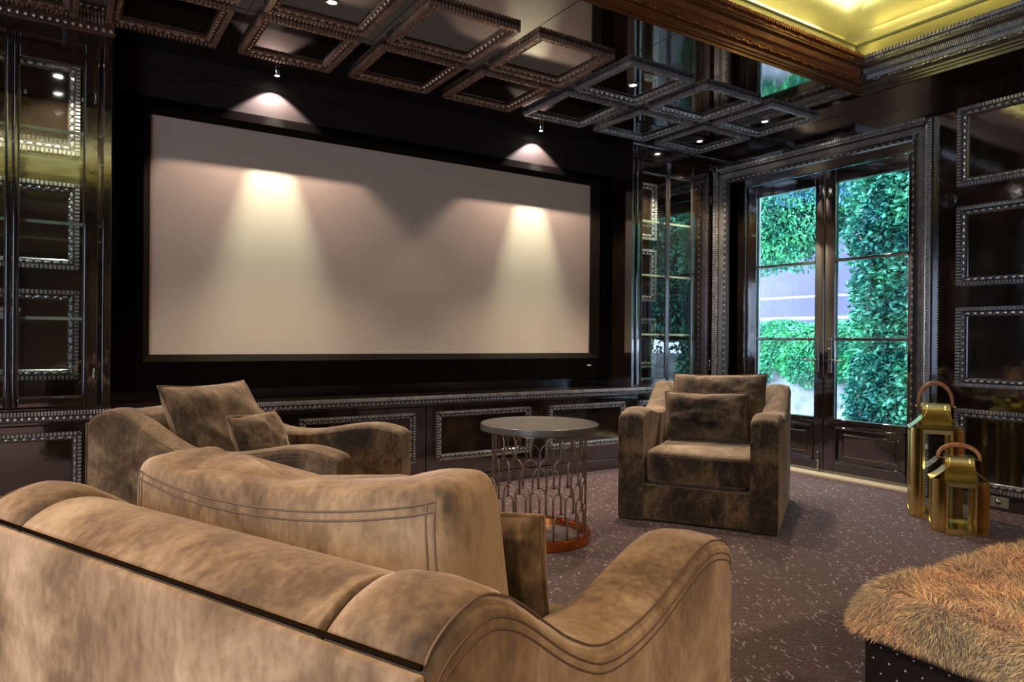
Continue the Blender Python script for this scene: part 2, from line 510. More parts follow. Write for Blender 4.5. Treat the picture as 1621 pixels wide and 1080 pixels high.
mb = MB(); ring(-.17, 3.425, -.19, 3.425, mb); ring(-.17, 3.403, -.17, 3.425, mb); ring(-.19, 3.403, -.19, 3.425, mb)
led = obj('cove_light_strip', mb, led_m)
tag(led, 'warm light strip hidden behind the bead of the gold tray ceiling', 'cove light')
# roof slab hiding the sky above the tray
mb = MB(); mb.box(XL - .2, XR + .3, YB - .2, YR + .3, 3.75, 3.8)
for (a, b, c, e) in ((XL - .2, XL - .1, YB - .2, YR + .3), (XR + .15, XR + .3, YB - .2, YR + .3), (XL - .2, XR + .3, YB - .2, YB - .1), (XL - .2, XR + .3, YR + .1, YR + .3)):
    mb.box(a, b, c, e, CZ, 3.8)
struct('roof', mb, plain_wall, 'roof slab above the tray ceiling', 'roof')

# crown moulding around the tray, long runs at +Y side and +X side (and the two unseen ones)
crown_prof = [(-.0, 3.0), (.0, 2.985), (.012, 2.98), (.012, 3.0), (.022, 3.003), (.022, 3.018), (.034, 3.022), (.034, 3.036), (.042, 3.042),
              (.030, 3.062), (.030, 3.075), (.016, 3.085), (.018, 3.12), (.034, 3.155), (.052, 3.175), (.060, 3.18), (.060, 3.195), (.052, 3.198),
              (.052, 3.222), (.066, 3.226), (.070, 3.245), (.062, 3.256), (.045, 3.258), (-.02, 3.258)]
def tray_crown(side):
    mb = MB(); n = len(crown_prof)
    if side == 'y':     # run along X at TY1, facing -Y
        P0 = lambda i, z: (TX0 + i, TY1 - i, z); P1 = lambda i, z: (TX1 - i, TY1 - i, z)
    elif side == 'x':   # run along Y at TX1, facing -X
        P0 = lambda i, z: (TX1 - i, TY1 - i, z); P1 = lambda i, z: (TX1 - i, TY0 + i, z)
    elif side == 'b':
        P0 = lambda i, z: (TX1 - i, TY0 + i, z); P1 = lambda i, z: (TX0 + i, TY0 + i, z)
    else:
        P0 = lambda i, z: (TX0 + i, TY0 + i, z); P1 = lambda i, z: (TX0 + i, TY1 - i, z)
    v = [P0(*p) for p in crown_prof] + [P1(*p) for p in crown_prof]
    mb.add(v, [(i, i + 1, n + i + 1, n + i) for i in range(n - 1)])
    a, b = Vector(P0(0, 0)), Vector(P1(0, 0)); Lh = (b - a).length; d = (b - a).normalized()
    inw = Vector((0, 0, 1)).cross(d) * (-1)
    # inward direction check
    ctr = Vector(((TX0 + TX1) / 2, (TY0 + TY1) / 2, 0))
    if (ctr - a).dot(inw) < 0: inw = -inw
    def F(s, i, z): return a + d * s + inw * i + Vector((0, 0, z))
    mb.cur = 1
    def el(s0, s1, i0, i1, z0, z1, sk=0.0):
        v = [F(s + (sk if z == z1 else 0), i, z) for s in (s0, s1) for i in (i0, i1) for z in (z0, z1)]
        mb.add(v, [(0, 1, 3, 2), (4, 6, 7, 5), (0, 4, 5, 1), (2, 3, 7, 6), (0, 2, 6, 4), (1, 5, 7, 3)])
    if side in 'yx':
        s = .07
        while s < Lh - .07:       # rope at the top
            el(s, s + .014, .058, .080, 3.224, 3.250, .006); s += .024
        s = .07; k = 0
        while s < Lh - .1:        # reel and bars
            if k % 2 == 0:
                el(s, s + .07, .050, .062, 3.200, 3.207); el(s, s + .07, .050, .062, 3.212, 3.219); s += .076
            else:
                for j in range(6): el(s + j * .011, s + j * .011 + .007, .050, .064, 3.199, 3.221)
                s += .070
            k += 1
        s = .06
        while s < Lh - .06:       # herringbone cavetto
            el(s, s + .004, .012, .024, 3.088, 3.118, .012); el(s, s + .004, .018, .050, 3.120, 3.160, -.012); s += .012
        s = .12; k = 0
        while s < Lh - .08:       # paired lozenges
            el(s, s + .018, .026, .040, 3.063, 3.073); el(s + .032, s + .050, .026, .040, 3.063, 3.073); s += .115
    return mb
for i_, (sd, lb) in enumerate((('y', 'carved crown with copper reflection colour running parallel to the screen wall round the gold tray'),
                               ('x', 'carved dark crown above the french doors at the edge of the gold tray'),
                               ('b', 'carved tray crown behind the camera'), ('l', 'carved tray crown at the left of the room'))):
    struct('trim_%d' % (4 + i_), tray_crown(sd), crown_copper if sd == 'y' else carved, lb, 'crown moulding')

# walls --------------------------------------------------------------
mb = MB(); mb.box(XL - .1, XR + .3, YR + .02, YR + .12, 0, CZ)
struct('wall_screen', mb, plain_wall, 'dark wall behind the projection screen and bookcases', 'wall')
# door wall with opening y 2.80..4.53, z 0..2.70
mb = MB()
mb.box(XR, XR + .13, YB - .1, 2.80, 0, CZ); mb.box(XR, XR + .13, 4.53, YR + .02, 0, CZ); mb.box(XR, XR + .13, 2.80, 4.53, 2.69, CZ)
struct('wall_right', mb, lacquer, 'glossy chocolate lacquered wall around the french doors', 'wall')
# left wall with two tall windows, back wall
mb = MB()
mb.box(XL - .1, XL, YB - .1, -2.0, 0, CZ); mb.box(XL - .1, XL, .8, YR, 0, CZ); mb.box(XL - .1, XL, -2.0, .8, 2.6, CZ); mb.box(XL - .1, XL, -2.0, .8, 0, .4)
struct('wall_left', mb, plain_wall, 'dark panelled wall with a tall window, out of view at the left', 'wall')
mb = MB(); mb.box(XL, XR, YB - .1, YB, 0, CZ)
struct('wall_back', mb, plain_wall, 'dark panelled wall behind the camera', 'wall')
wf = MB()
for y in (-2.0, -1.1, -.2, .76):
    wf.box(XL - .08, XL - .02, y, y + .05, .4, 2.6)
for z in (.4, 1.5, 2.55): wf.box(XL - .08, XL - .02, -2.0, .8, z, z + .05)
struct('window_1', wf, plain_wall, 'tall window in the left wall, out of view', 'window')

# door casing (carved) at x = XR, opening y 2.80..4.53, outer 2.649..4.711, top 2.836
def casing():
    mb = MB(); bw = .155; d = .055
    prof = [(0, 0), (0, .6), (.05, .9), (.16, 1), (.26, .85), (.28, .6), (.36, .7), (.40, .5), (.62, .38), (.82, .5), (.88, .8), (.95, .8), (1, .5), (1, 0)]
    y0, y1, zt = 2.649, 4.711, 2.838
    def pts(u, h):
        i = u * bw; x = XR - h * d
        return [(x, y1 - i, 0), (x, y1 - i, zt - i), (x, y0 + i, zt - i), (x, y0 + i, 0)]
    rows = [pts(*p) for p in prof]; v = [q for r in rows for q in r]; n = len(prof)
    f = []
    for i in range(n - 1):
        for k in range(3): f.append((i * 4 + k, i * 4 + k + 1, (i + 1) * 4 + k + 1, (i + 1) * 4 + k))
    mb.add(v, f)
    mb.cur = 1
    def seg(a, b, fn):
        a = Vector(a); b = Vector(b); fn(a, (b - a).length, (b - a).normalized())
    def deco(a, Lh, d_, inw):
        nrm = Vector((-1, 0, 0))
        def el(s0, s1, i0, i1, h0, h1, sk=0):
            v = [a + d_ * (s + (sk if i == i1 else 0)) + inw * i + nrm * h for s in (s0, s1) for i in (i0, i1) for h in (h0, h1)]
            mb.add(v, [(0, 1, 3, 2), (4, 6, 7, 5), (0, 4, 5, 1), (2, 3, 7, 6), (0, 2, 6, 4), (1, 5, 7, 3)])
        s = 0.02
        while s < Lh - .02:
            el(s, s + .012, .007, .030, .03, .064, .004); s += .021
        s = .04; k = 0
        while s < Lh - .12:
            if k % 2:
                el(s, s + .075, .033, .038, .03, .050); el(s, s + .075, .041, .046, .03, .048); s += .082
            else:
                for j in range(6): el(s + j * .0125, s + j * .0125 + .008, .033, .046, .03, .052)
                s += .078
            k += 1
        s = .06
        while s < Lh - .06:
            el(s, s + .005, .058, .082, .018, .030, .012); el(s, s + .005, .084, .108, .018, .030, -.012); s += .013
        s = .1
        while s < Lh - .1:
            el(s, s + .020, .134, .146, .03, .050); s += .058
    seg((XR, y0, 0), (XR, y0, zt - .02), lambda a, l, d_: deco(a, l, d_, Vector((0, 1, 0))))
    seg((XR, y1, 0), (XR, y1, zt - .02), lambda a, l, d_: deco(a, l, d_, Vector((0, -1, 0))))
    seg((XR, y0 + .03, zt), (XR, y1 - .03, zt), lambda a, l, d_: deco(a, l, d_, Vector((0, 0, -1))))
    return mb
struct('trim_8', casing(), carved, 'wide carved silvery brown casing around the french doors', 'door casing')
# jamb lining
mb = MB()
mb.box(XR + .0, 5.72, 2.785, 2.806, 0, 2.70); mb.box(XR + .0, 5.72, 4.53, 4.55, 0, 2.70); mb.box(XR + .0, 5.72, 2.80, 4.54, 2.682, 2.71)
mb.box(5.55, 5.572, 4.46, 4.53, 0, 2.69); mb.box(5.55, 5.572, 2.80, 2.825, 0, 2.69); mb.box(5.55, 5.572, 2.80, 4.53, 2.64, 2.69)
struct('trim_9', mb, lacquer, 'dark lacquered jamb lining of the french doors', 'door jamb')
mb = MB(); mb.box(5.46, 5.66, 2.806, 4.53, -.03, .018)
struct('trim_10', mb, marble, 'pale cream stone threshold under the french doors', 'threshold', bevel=.004)
mb = MB(); mb.box(5.432, XR, YB, 2.649, 0, .105); mb.box(5.425, XR, YB, 2.649, .095, .108)
struct('baseboard_right', mb, lacquer, 'dark lacquered skirting below the carved wall panels', 'skirting', bevel=.004)

# french doors -------------------------------------------------------
def leaf(y0, y1, gy0, gy1, label, lever_dir, plate_y, num):
    """door leaf in the plane x 5.575..5.62"""
    x0, x1 = 5.574, 5.622
    mb = MB(); zb, zt = .022, 2.64
    mb.box(x0, x1, y0, gy0, zb, zt); mb.box(x0, x1, gy1, y1, zb, zt)
    mb.box(x0, x1, gy0, gy1, 2.522, zt); mb.box(x0, x1, gy0, gy1, .43, .495); mb.box(x0, x1, gy0, gy1, zb, .115)
    # glazing beads
    d = obj('door_%d' % num, mb, lacquer, bevel=.006)
    d['kind'] = 'structure'; d['label'] = label; d['category'] = 'door'
    for z in (1.855, 1.178):
        m_ = MB(); m_.box(x0 - .004, x1, gy0, gy1, z - .013, z + .013)
        obj('glazing_bar', m_, lacquer, d, bevel=.004)
    zz = (.495, 1.165, 1.191, 1.842, 1.868, 2.522)
    for a, b in ((0, 1), (2, 3), (4, 5)):
        g_ = MB(); g_.box(5.598, 5.602, gy0, gy1, zz[a], zz[b])
        obj('glass_pane', g_, glass, d)
    # raised bottom panel
    m_ = MB(); m_.box(x0 + .018, x1 - .01, gy0 + .0, gy1 - .0, .115, .43)
    pa, pb, qa, qb = gy0 + .07, gy1 - .07, .175, .375
    def fr(a0, a1, b0, b1, h0, h1):
        A = [(x0 + .018 - h0, a0, b0), (x0 + .018 - h0, a1, b0), (x0 + .018 - h0, a1, b1), (x0 + .018 - h0, a0, b1)]
        return A
    o1 = fr(pa, pb, qa, qb, 0, 0); o2 = [(x0 + .004, pa + .02, qa + .02), (x0 + .004, pb - .02, qa + .02), (x0 + .004, pb - .02, qb - .02), (x0 + .004, pa + .02, qb - .02)]
    m_.add(o1 + o2, [(0, 1, 5, 4), (1, 2, 6, 5), (2, 3, 7, 6), (3, 0, 4, 7), (4, 5, 6, 7)])
    # bolection moulding round the panel
    for (a0, a1, b0, b1) in ((gy0, gy1, .115, .135), (gy0, gy1, .41, .43), (gy0, gy0 + .02, .115, .43), (gy1 - .02, gy1, .115, .43)):
        m_.box(x0 - .008, x0 + .02, a0, a1, b0, b1)
    obj('raised_panel', m_, lacquer, d, bevel=.004)
    # handle: plate > lever, thumb turn
    h = MB(); h.box(x0 - .010, x0, plate_y - .021, plate_y + .021, .885, 1.185)
    hp = obj('handle_plate', h, steel, d, bevel=.006)
    l_ = MB(); l_.tube([(x0 - .008, plate_y, .992), (x0 - .045, plate_y, .992)], .010, 10)
    l_.tube([(x0 - .045, plate_y - .004 * lever_dir, .992), (x0 - .048, plate_y + .05 * lever_dir, .998), (x0 - .047, plate_y + .10 * lever_dir, .990), (x0 - .044, plate_y + .145 * lever_dir, .996)], lambda t: .0095 - .004 * t, 10)
    obj('lever', l_, steel, hp, smooth=True)
    if num == 1:
        t_ = MB(); t_.tube([(x0 - .01, plate_y, 1.09), (x0 - .028, plate_y, 1.09)], .011, 10)
        obj('thumb_turn', t_, steel, hp, smooth=True)
    return d
dr = leaf(2.826, 3.620, 2.912, 3.522, 'right leaf of the french doors, climbing foliage behind its three panes', -1, 3.560, 1)
dl = leaf(3.624, 4.46, 3.716, 4.335, 'left leaf of the french doors, with hedge and mauve wall behind its panes', 1, 3.684, 2)
for nm, za, zb in (('upper_bolt', 2.44, 2.60), ('lower_bolt', .03, .20)):
    m_ = MB(); m_.tube([(5.566, 3.664, za), (5.566, 3.664, zb)], .006, 8)
    for z in (za + .012, (za + zb) / 2, zb - .012): m_.tube([(5.566, 3.664, z - .008), (5.566, 3.664, z + .008)], .012, 8)
    obj(nm, m_, steel, dl, smooth=True)

# ------------------------------------------------------------------ ceiling coffer mouldings, one object each
cf = carved_frame(.594, .60, .074, .026, .022).mesh('coffer_frame')
COLN = ['first', 'second', 'third', 'fourth', 'fifth', 'sixth', 'seventh', 'eighth']
Rx = Matrix.Rotation(PI, 4, 'X')
for r_, yc in enumerate((4.414, 3.735)):
    for c_ in range(8):
        xc = 1.236 + .7315 * (c_ - 2)
        if r_ == 1 and c_ < 1: continue
        mm = carved_c if (c_ < 5) else carved  # coffers further from the doors take the painted reflection tint
        me = cf.copy()
        o = obj('coffer_moulding', me, mm)
        o.location = (xc, yc, CZ - .0005); o.rotation_euler = (PI, 0, 0)
        where = ('in the ceiling row nearest the screen' if r_ == 0 else 'in the ceiling row nearest the gold tray')
        if c_ == 7: lb = 'carved square ceiling coffer moulding ' + where + ', at the french door end'
        else: lb = 'carved square ceiling coffer moulding ' + where + ', ' + COLN[7 - c_] + ' from the french doors'
        tag(o, lb, 'ceiling moulding', 'square carved mouldings on the ceiling')

# recessed downlights
def fitting(x, y, z, label, tilt=0, r=.026):
    t = thing('recessed_downlight', label, 'ceiling light', (x, y, z), 0, 'small downlights in the dark ceiling')
    m_ = MB(); m_.lathe([(r * .95, .0), (r * 1.0, -.006), (r * 1.45, -.007), (r * 1.6, 0.0)], 24)
    obj('trim_ring', m_, chrome, t, smooth=True)
    m_ = MB(); m_.lathe([(0.0001, -.0035), (r * .6, -.003), (r * .96, 0.0)], 20)
    obj('lens', m_, bulb_m, t, smooth=True)
    return t
for (x, y), lb in zip(SPOTS, ('lit downlight inside the corner coffer nearest the glass cabinet and french doors',
                              'lit downlight at the top edge of the photo inside the left inner row coffer',
                              'lit downlight inside an inner row coffer reflecting the tan screen, mid ceiling',
                              'lit downlight inside the inner row coffer by the french doors')):
    fitting(x, y, CZ - .001, lb)
for x, lb in ((1.24, 'small pinkish washer light over the left half of the projection screen'), (3.47, 'small pinkish washer light over the right end of the projection screen')):
    t = thing('wall_washer', lb, 'ceiling light', (x, 4.935, CZ), 0, 'washer lights above the screen')
    m_ = MB(); m_.lathe([(.0001, 0), (.03, 0), (.03, -.012), (.022, -.03), (.019, -.045), (.016, -.040)], 20)
    obj('housing', m_, chrome, t, smooth=True)
    m_ = MB(); m_.lathe([(.0001, -.046), (.012, -.044), (.0165, -.038)], 16)
    obj('lens', m_, bulb_m, t, smooth=True)

# ------------------------------------------------------------------ projection screen
SC = thing('projection_screen', 'wide pale fabric projection screen in a deep black frame on the end wall', 'projection screen', (0, 0, 0))
sx0, sx1, sz0, sz1 = .482, 4.165, 1.032, 2.602
mb = MB(); mb.box(sx0 - .01, sx1 + .01, YS, YS + .01, sz0 - .01, sz1 + .01)
obj('screen_fabric', mb, screen_m, SC)
fy = 5.02
def rect_ring(mb, a, ya, b, yb):
    A = [(a[0], ya, a[2]), (a[1], ya, a[2]), (a[1], ya, a[3]), (a[0], ya, a[3])]
    B = [(b[0], yb, b[2]), (b[1], yb, b[2]), (b[1], yb, b[3]), (b[0], yb, b[3])]
    mb.add(A + B, [(k, (k + 1) % 4, 4 + (k + 1) % 4, 4 + k) for k in range(4)])
mb = MB()
rect_ring(mb, (sx0, sx1, sz0, sz1), YS - .0, (sx0 - .006, sx1 + .006, sz0 - .004, sz1 + .004), YS - .03)
rect_ring(mb, (sx0 - .006, sx1 + .006, sz0 - .004, sz1 + .004), YS - .03, (sx0 - .045, sx1 + .045, sz0 - .045, sz1 + .03), fy)
obj('frame_bevel', mb, satin_blk, SC)
mb = MB()
rect_ring(mb, (sx0 - .045, sx1 + .045, sz0 - .045, sz1 + .03), fy, (.25, 4.366, .80, 2.69), fy)
rect_ring(mb, (.25, 4.366, .80, 2.69), fy, (.25, 4.366, .80, 2.69), YR)
obj('velvet_frame', mb, velvet_blk, SC)
mb = MB(); mb.box(4.075, 4.115, fy - .004, fy, .915, .925)
mb.box(4.077, 4.083, fy - .005, fy - .003, .917, .923)
bd = obj('badge', mb, white_pl, SC); bd['label'] = 'tiny pale badge on the lower frame'

mb = MB(); mb.box(.262, 4.37, 5.045, YR + .02, 2.69, 2.875); mb.box(.262, 4.37, 5.045, YR + .02, 2.878, CZ); mb.box(.262, 4.37, 5.06, YR + .02, 2.87, 2.88)
struct('trim_11', mb, fabric_blk, 'black fascia panel above the projection screen catching the washer light', 'fascia')

# ------------------------------------------------------------------ base cabinets
cab_f = {}
def base_cab(x0, x1, fx0, fx1, label):
    t = thing('base_cabinet', label, 'cabinet', ((x0 + x1) / 2, YW, 0), 0, 'low built-in cabinets along the screen wall')
    cx = (x0 + x1) / 2; h = (x1 - x0) / 2
    mb = MB(); mb.box(-h, h, .022, YR - YW, .0, .645)
    obj('carcass', mb, lacquer, t)
    mb = MB(); mb.box(-h + .003, h - .003, 0, .022, .098, .64)
    dr_ = obj('cabinet_door', mb, lacquer, t, bevel=.003)
    m2 = carved_frame(fx1 - fx0, .37, .045, .022, .019)
    f_ = obj('carved_frame', m2, carved, dr_)
    f_.location = ((fx0 + fx1) / 2 - cx, 0, .413); f_.rotation_euler = (PI / 2, 0, 0)
    mb = MB(); mb.box(-h, h, .004, .022, 0, .092)
    obj('plinth', mb, lacquer, t, bevel=.002)
    return t
base_cab(-.78, .245, -.68, .10, 'low lacquered cabinet with carved frame beneath the left glass bookcase')
base_cab(.245, 1.285, .34, 1.19, 'low lacquered cabinet with carved frame beneath the screen, hidden behind the left armchair')
base_cab(1.285, 2.31, 1.36, 2.21, 'low lacquered cabinet with carved frame between the left armchair and the side table')
base_cab(2.31, 3.35, 2.392, 3.25, 'low lacquered cabinet whose carved frame shows left of the round side table')
base_cab(3.35, 4.37, 3.44, 4.28, 'low lacquered cabinet with carved frame between side table and right armchair')
base_cab(4.37, 5.445, 4.47, 5.34, 'low lacquered cabinet with carved frame under the right glass bookcase')
mb = MB(); mb.box(-.78, 5.45, YW - .035, YR, .70, .722); mb.box(-.78, 5.45, YW - .018, YR, .646, .70)
ct = obj('cabinet_ledge', mb, lacquer, bevel=.003)
tag(ct, 'long dark ledge capping the low cabinets below the screen', 'ledge')
m2 = carved_run(6.23, .062, .026, .0155)
rl = obj('carved_edge', m2, carved, ct)
rl.matrix_world = Matrix(((1, 0, 0, -.78), (0, 0, -1, YW - .018), (0, -1, 0, .722), (0, 0, 0, 1)))

# ------------------------------------------------------------------ glass bookcases
def bookcase(x0, x1, panes, fr_x, shelves, label, hinge_x, left):
    """face at YW; panes list of (gx0,gx1); back frames given"""
    t = thing('glass_bookcase', label, 'bookcase', ((x0 + x1) / 2, YW, .7225), 0, 'lacquered glass fronted bookcases flanking the screen')
    ox, oz = (x0 + x1) / 2, .7225
    def B(mb, a, b, c, d, e, f): mb.box(a - ox, b - ox, c - YW, d - YW, e - oz, f - oz)
    mb = MB()
    B(mb, x0, x0 + .045, YW - .0, YR, .7225, CZ - .001); B(mb, x1 - .045, x1, YW - .0, YR, .7225, CZ - .001)
    B(mb, x0 + .045, x1 - .045, YW, YR, 2.84, CZ - .001); B(mb, x0 + .045, x1 - .045, YW, YR, .7225, .745)
    obj('casework', mb, lacquer, t, bevel=.004)
    mb = MB(); B(mb, x0 + .045, x1 - .045, YR - .012, YR, .745, 2.84)
    bp = obj('back_panel', mb, lacquer, t)
    for (a, b, c, d) in fr_x:
        f_ = obj('carved_frame', carved_frame(b - a, d - c, .062, .026, .022), carved, bp)
        f_.location = ((a + b) / 2 - ox, YR - .012 - YW, (c + d) / 2 - oz); f_.rotation_euler = (PI / 2, 0, 0)
    # doors: stiles, rails
    gz0, gz1 = .80, 2.70
    for k, (a, b, ga, gb) in enumerate(panes):
        mb = MB(); y0, y1 = YW - .018, YW + .008
        B(mb, a, ga, y0, y1, .745, 2.838); B(mb, gb, b, y0, y1, .745, 2.838)
        B(mb, ga, gb, y0, y1, gz1, 2.838); B(mb, ga, gb, y0, y1, .745, gz0)
        d_ = obj('bookcase_door', mb, lacquer, t, bevel=.006)
        mb = MB(); B(mb, ga, gb, YW - .004, YW, gz0, gz1)
        obj('glass_pane', mb, cab_glass, d_)
        mb = MB()
        for (p, q, r, s) in ((ga, ga + .006, gz0, gz1), (gb - .006, gb, gz0, gz1), (ga, gb, gz0, gz0 + .007), (ga, gb, gz1 - .007, gz1)):
            B(mb, p, q, YW - .012, YW - .004, r, s)
        obj('glazing_bead', mb, carved, d_)
        if (k == len(panes) - 1):
            for z in (.86, 2.50):
                mb = MB(); mb.tube([(b - .016 - ox, -.024, z - oz), (b - .016 - ox, -.024, z + .10 - oz)], .0055, 8)
                hg = obj('hinge', mb, chrome, d_, smooth=True); hg['label'] = 'bright metal hinge'
    for z in shelves:
        mb = MB(); B(mb, x0 + .047, x1 - .047, YW + .05, YR - .05, z - .006, z + .006)
        sh_ = obj('glass_shelf', mb, glass, t)
        mb = MB(); B(mb, x0 + .047, x1 - .047, YW + .044, YW + .05, z - .009, z + .009)
        obj('polished_edge', mb, shelf_edge, sh_)
    # small cabinet light under the top board
    cx_ = (panes[-1][0] + panes[-1][1]) / 2 if left else (x0 + x1) / 2
    mb = MB(); mb.lathe([(.0001, 2.836 - oz), (.02, 2.836 - oz), (.024, 2.84 - oz)], 16, Matrix.Translation((cx_ - ox, .20, 0)))
    obj('cabinet_lamp', mb, bulb_m, t)
    spot('cabinet_light', (cx_, YW + .20, 2.825), (cx_, YW + .30, .9), 45, 95, .6, (1.0, .93, .78), .02)
    # crown
    mb = carved_run(x1 - x0 + .02, .085 if left else .05, .03 if left else .022, .0175)
    c_ = obj('crown', mb, carved_c if left else lacquer, t)
    c_.matrix_local = Matrix(((1, 0, 0, x0 - .01 - ox), (0, 0, -1, -.0), (0, -1, 0, CZ - .003 - oz), (0, 0, 0, 1)))
    return t
LB = bookcase(-.78, .245, [(-.735, -.232, -.65, -.262), (-.230, .176, -.205, .106)],
         [(-.62, .09, 2.28, 2.855), (-.62, .09, 1.565, 2.10), (-.62, .09, .88, 1.43)], (1.25, 1.80, 2.33),
         'dark glass fronted bookcase at the left edge beside the screen', 0, True)
RB = bookcase(4.37, 5.445, [(4.415, 4.806, 4.475, 4.788), (4.808, 5.40, 4.826, 5.13)],
         [(4.60, 5.075, 2.17, 2.735), (4.60, 5.075, 1.548, 2.07), (4.60, 5.075, .88, 1.375)], (1.21, 1.765, 2.27),
         'dark glass fronted bookcase in the corner between screen and french doors', 0, False)
# the few books on the left shelf
for k, (m_, h_, lb) in enumerate(((paper_m, .0, 'cream paged book lying lowest on the left glass shelf'), (red_m, .028, 'red book lying on the cream book in the left bookcase'))):
    t = thing('book', lb, 'book', (-.33, 4.96, 1.2565 + h_), .1 * k, 'books on the left glass shelf')
    mb = MB(); mb.box(-.13, .13, -.09, .09, 0, .003); mb.box(-.13, .13, -.09, .09, .023, .026); mb.box(-.13, -.127, -.09, .09, 0, .026)
    obj('cover', mb, red_m if k else mat('grey_cover', (.3, .3, .28), .5), t)
    mb = MB(); mb.box(-.126, .125, -.087, .087, .003, .023)
    obj('pages', mb, paper_m, t)

# ------------------------------------------------------------------ carved panels on the right wall
wm = carved_frame(1.22, .562, .062, .03, .0215).mesh('wall_panel_frame')
for k, (zc, lb) in enumerate(((2.560, 'topmost carved rectangular wall frame right of the french doors'),
                              (1.848, 'carved rectangular wall frame level with the small round wall sensor, second from top'),
                              (1.125, 'carved rectangular wall frame third from top, above the brass lanterns'),
                              (.400, 'lowest carved rectangular wall frame, partly hidden behind the brass lanterns'))):
    o = obj('wall_panel_moulding', wm, carved)
    o.location = (XR, 2.487 - .61, zc); o.rotation_euler = (PI / 2, 0, -PI / 2)
    tag(o, lb, 'wall moulding', 'carved frames stacked on the right wall')
mb = MB(); mb.lathe([(.0001, .030), (.048, .029), (.060, .024), (.068, .012), (.072, .0)], 36, Matrix.Translation((XR, 2.549, 2.197)) @ Matrix.Rotation(-PI / 2, 4, 'Y'))
sp = obj('round_wall_sensor', mb, mat('black_gloss_plastic', (.02, .018, .016), .15), smooth=True)
tag(sp, 'small round glossy black fitting on the wall right of the french doors', 'wall fitting')
# outlet
t = thing('outlet_plate', 'small metal outlet plate low on the wall beside the brass lanterns', 'outlet', (5.431, 2.20, .06))
mb = MB(); mb.box(-.006, 0, -.055, .055, -.034, .034); obj('plate', mb, outlet_m, t, bevel=.002)
mb = MB(); mb.lathe([(.0001, .014), (.010, .014), (.013, .006), (.017, .005), (.018, 0)], 20, Matrix.Translation((-.006, .01, 0)) @ Matrix.Rotation(-PI / 2, 4, 'Y'))
obj('jack', mb, chrome, t, smooth=True)

# ------------------------------------------------------------------ armchairs
PROFILE = [(-.55, .798), (-.535, .815), (-.50, .832), (-.45, .840), (-.40, .826), (-.35, .798), (-.30, .764), (-.25, .732), (-.20, .705), (-.15, .683), (-.09, .669),
           (0, .664), (.10, .670), (.20, .686), (.30, .702), (.38, .708), (.44, .704), (.50, .690), (.535, .677), (.55, .655)]
def _cr(ps, k=4):
    out = []
    for i in range(len(ps) - 1):
        p0 = ps[max(0, i - 1)]; p1 = ps[i]; p2 = ps[i + 1]; p3 = ps[min(len(ps) - 1, i + 2)]
        for j in range(k):
            t = j / k
            out.append(tuple(.5 * (2 * p1[c] + (p2[c] - p0[c]) * t + (2 * p0[c] - 5 * p1[c] + 4 * p2[c] - p3[c]) * t * t + (3 * p1[c] - p0[c] - 3 * p2[c] + p3[c]) * t ** 3) for c in (0, 1)))
    return out + [ps[-1]]
PROFILE = _cr(PROFILE)
def arm_mesh(a, D):
    """arm: x 0..a ; top crowned across, sides flat"""
    mb = MB(); sc = D / 1.10
    XS = [(0, -.020), (.012, -.006), (.035, .002), (a * .5, .006), (a - .035, .002), (a - .012, -.006), (a, -.020)]
    top = [(p[0] * sc, p[1]) for p in PROFILE]
    v = []; f = []; nx = len(XS); n = len(top)
    for (y, z) in top:
        for (x, dz) in XS: v.append((x, y, z + dz))
    for i in range(n - 1):
        for k in range(nx - 1):
            f.append((i * nx + k, i * nx + k + 1, (i + 1) * nx + k + 1, (i + 1) * nx + k))
    # sides down to the base
    b0 = len(v)
    for (y, z) in top: v.append((0, y, .012))
    for (y, z) in top: v.append((a, y, .012))
    for i in range(n - 1):
        f.append((i * nx, (i + 1) * nx, b0 + i + 1, b0 + i))
        f.append((i * nx + nx - 1, b0 + n + i, b0 + n + i + 1, (i + 1) * nx + nx - 1))
    f.append(tuple([k for k in range(nx)] + [b0 + n, b0])[::-1])
    f.append(tuple([(n - 1) * nx + k for k in range(nx)] + [b0 + 2 * n - 1, b0 + n - 1]))
    mb.add(v, f)
    return mb

def softbox(w_, d_, h_, e=.35, nu=28, nv=20, puff=0.0, seed=0, wr=.006, droop=0):
    """rounded superellipsoid box centred at the origin"""
    mb = MB(); v = []; f = []
    def sp_(c, e_): return math.copysign(abs(c) ** e_, c)
    for j in range(nv + 1):
        la = -PI / 2 + PI * j / nv
        for i in range(nu * 2):
            lo = PI * i / nu
            x = sp_(math.cos(la), e) * sp_(math.cos(lo), e) * w_ / 2
            y = sp_(math.cos(la), e) * sp_(math.sin(lo), e) * d_ / 2
            z = sp_(math.sin(la), e) * h_ / 2
            x0_, y0_, z0_ = 2 * x / w_, 2 * y / d_, 2 * z / h_
            if puff:
                y += puff * (1 - x0_ ** 2) * (1 - z0_ ** 2) * (1 if y > 0 else -1) * abs(y0_)
            if droop:
                z -= droop * (1 - x0_ ** 2) * max(0, z0_)
            nz = noise.noise(Vector((x * 5 + seed * 3.1, y * 5, z * 5))) * wr + noise.noise(Vector((x * 14 + seed, y * 14, z * 14))) * wr * .5
            v.append((x + nz, y + nz, z + nz * 1.5))
    n = nu * 2
    for j in range(nv):
        for i in range(n):
            f.append((j * n + i, j * n + (i + 1) % n, (j + 1) * n + (i + 1) % n, (j + 1) * n + i))
    return mb.add(v, f)

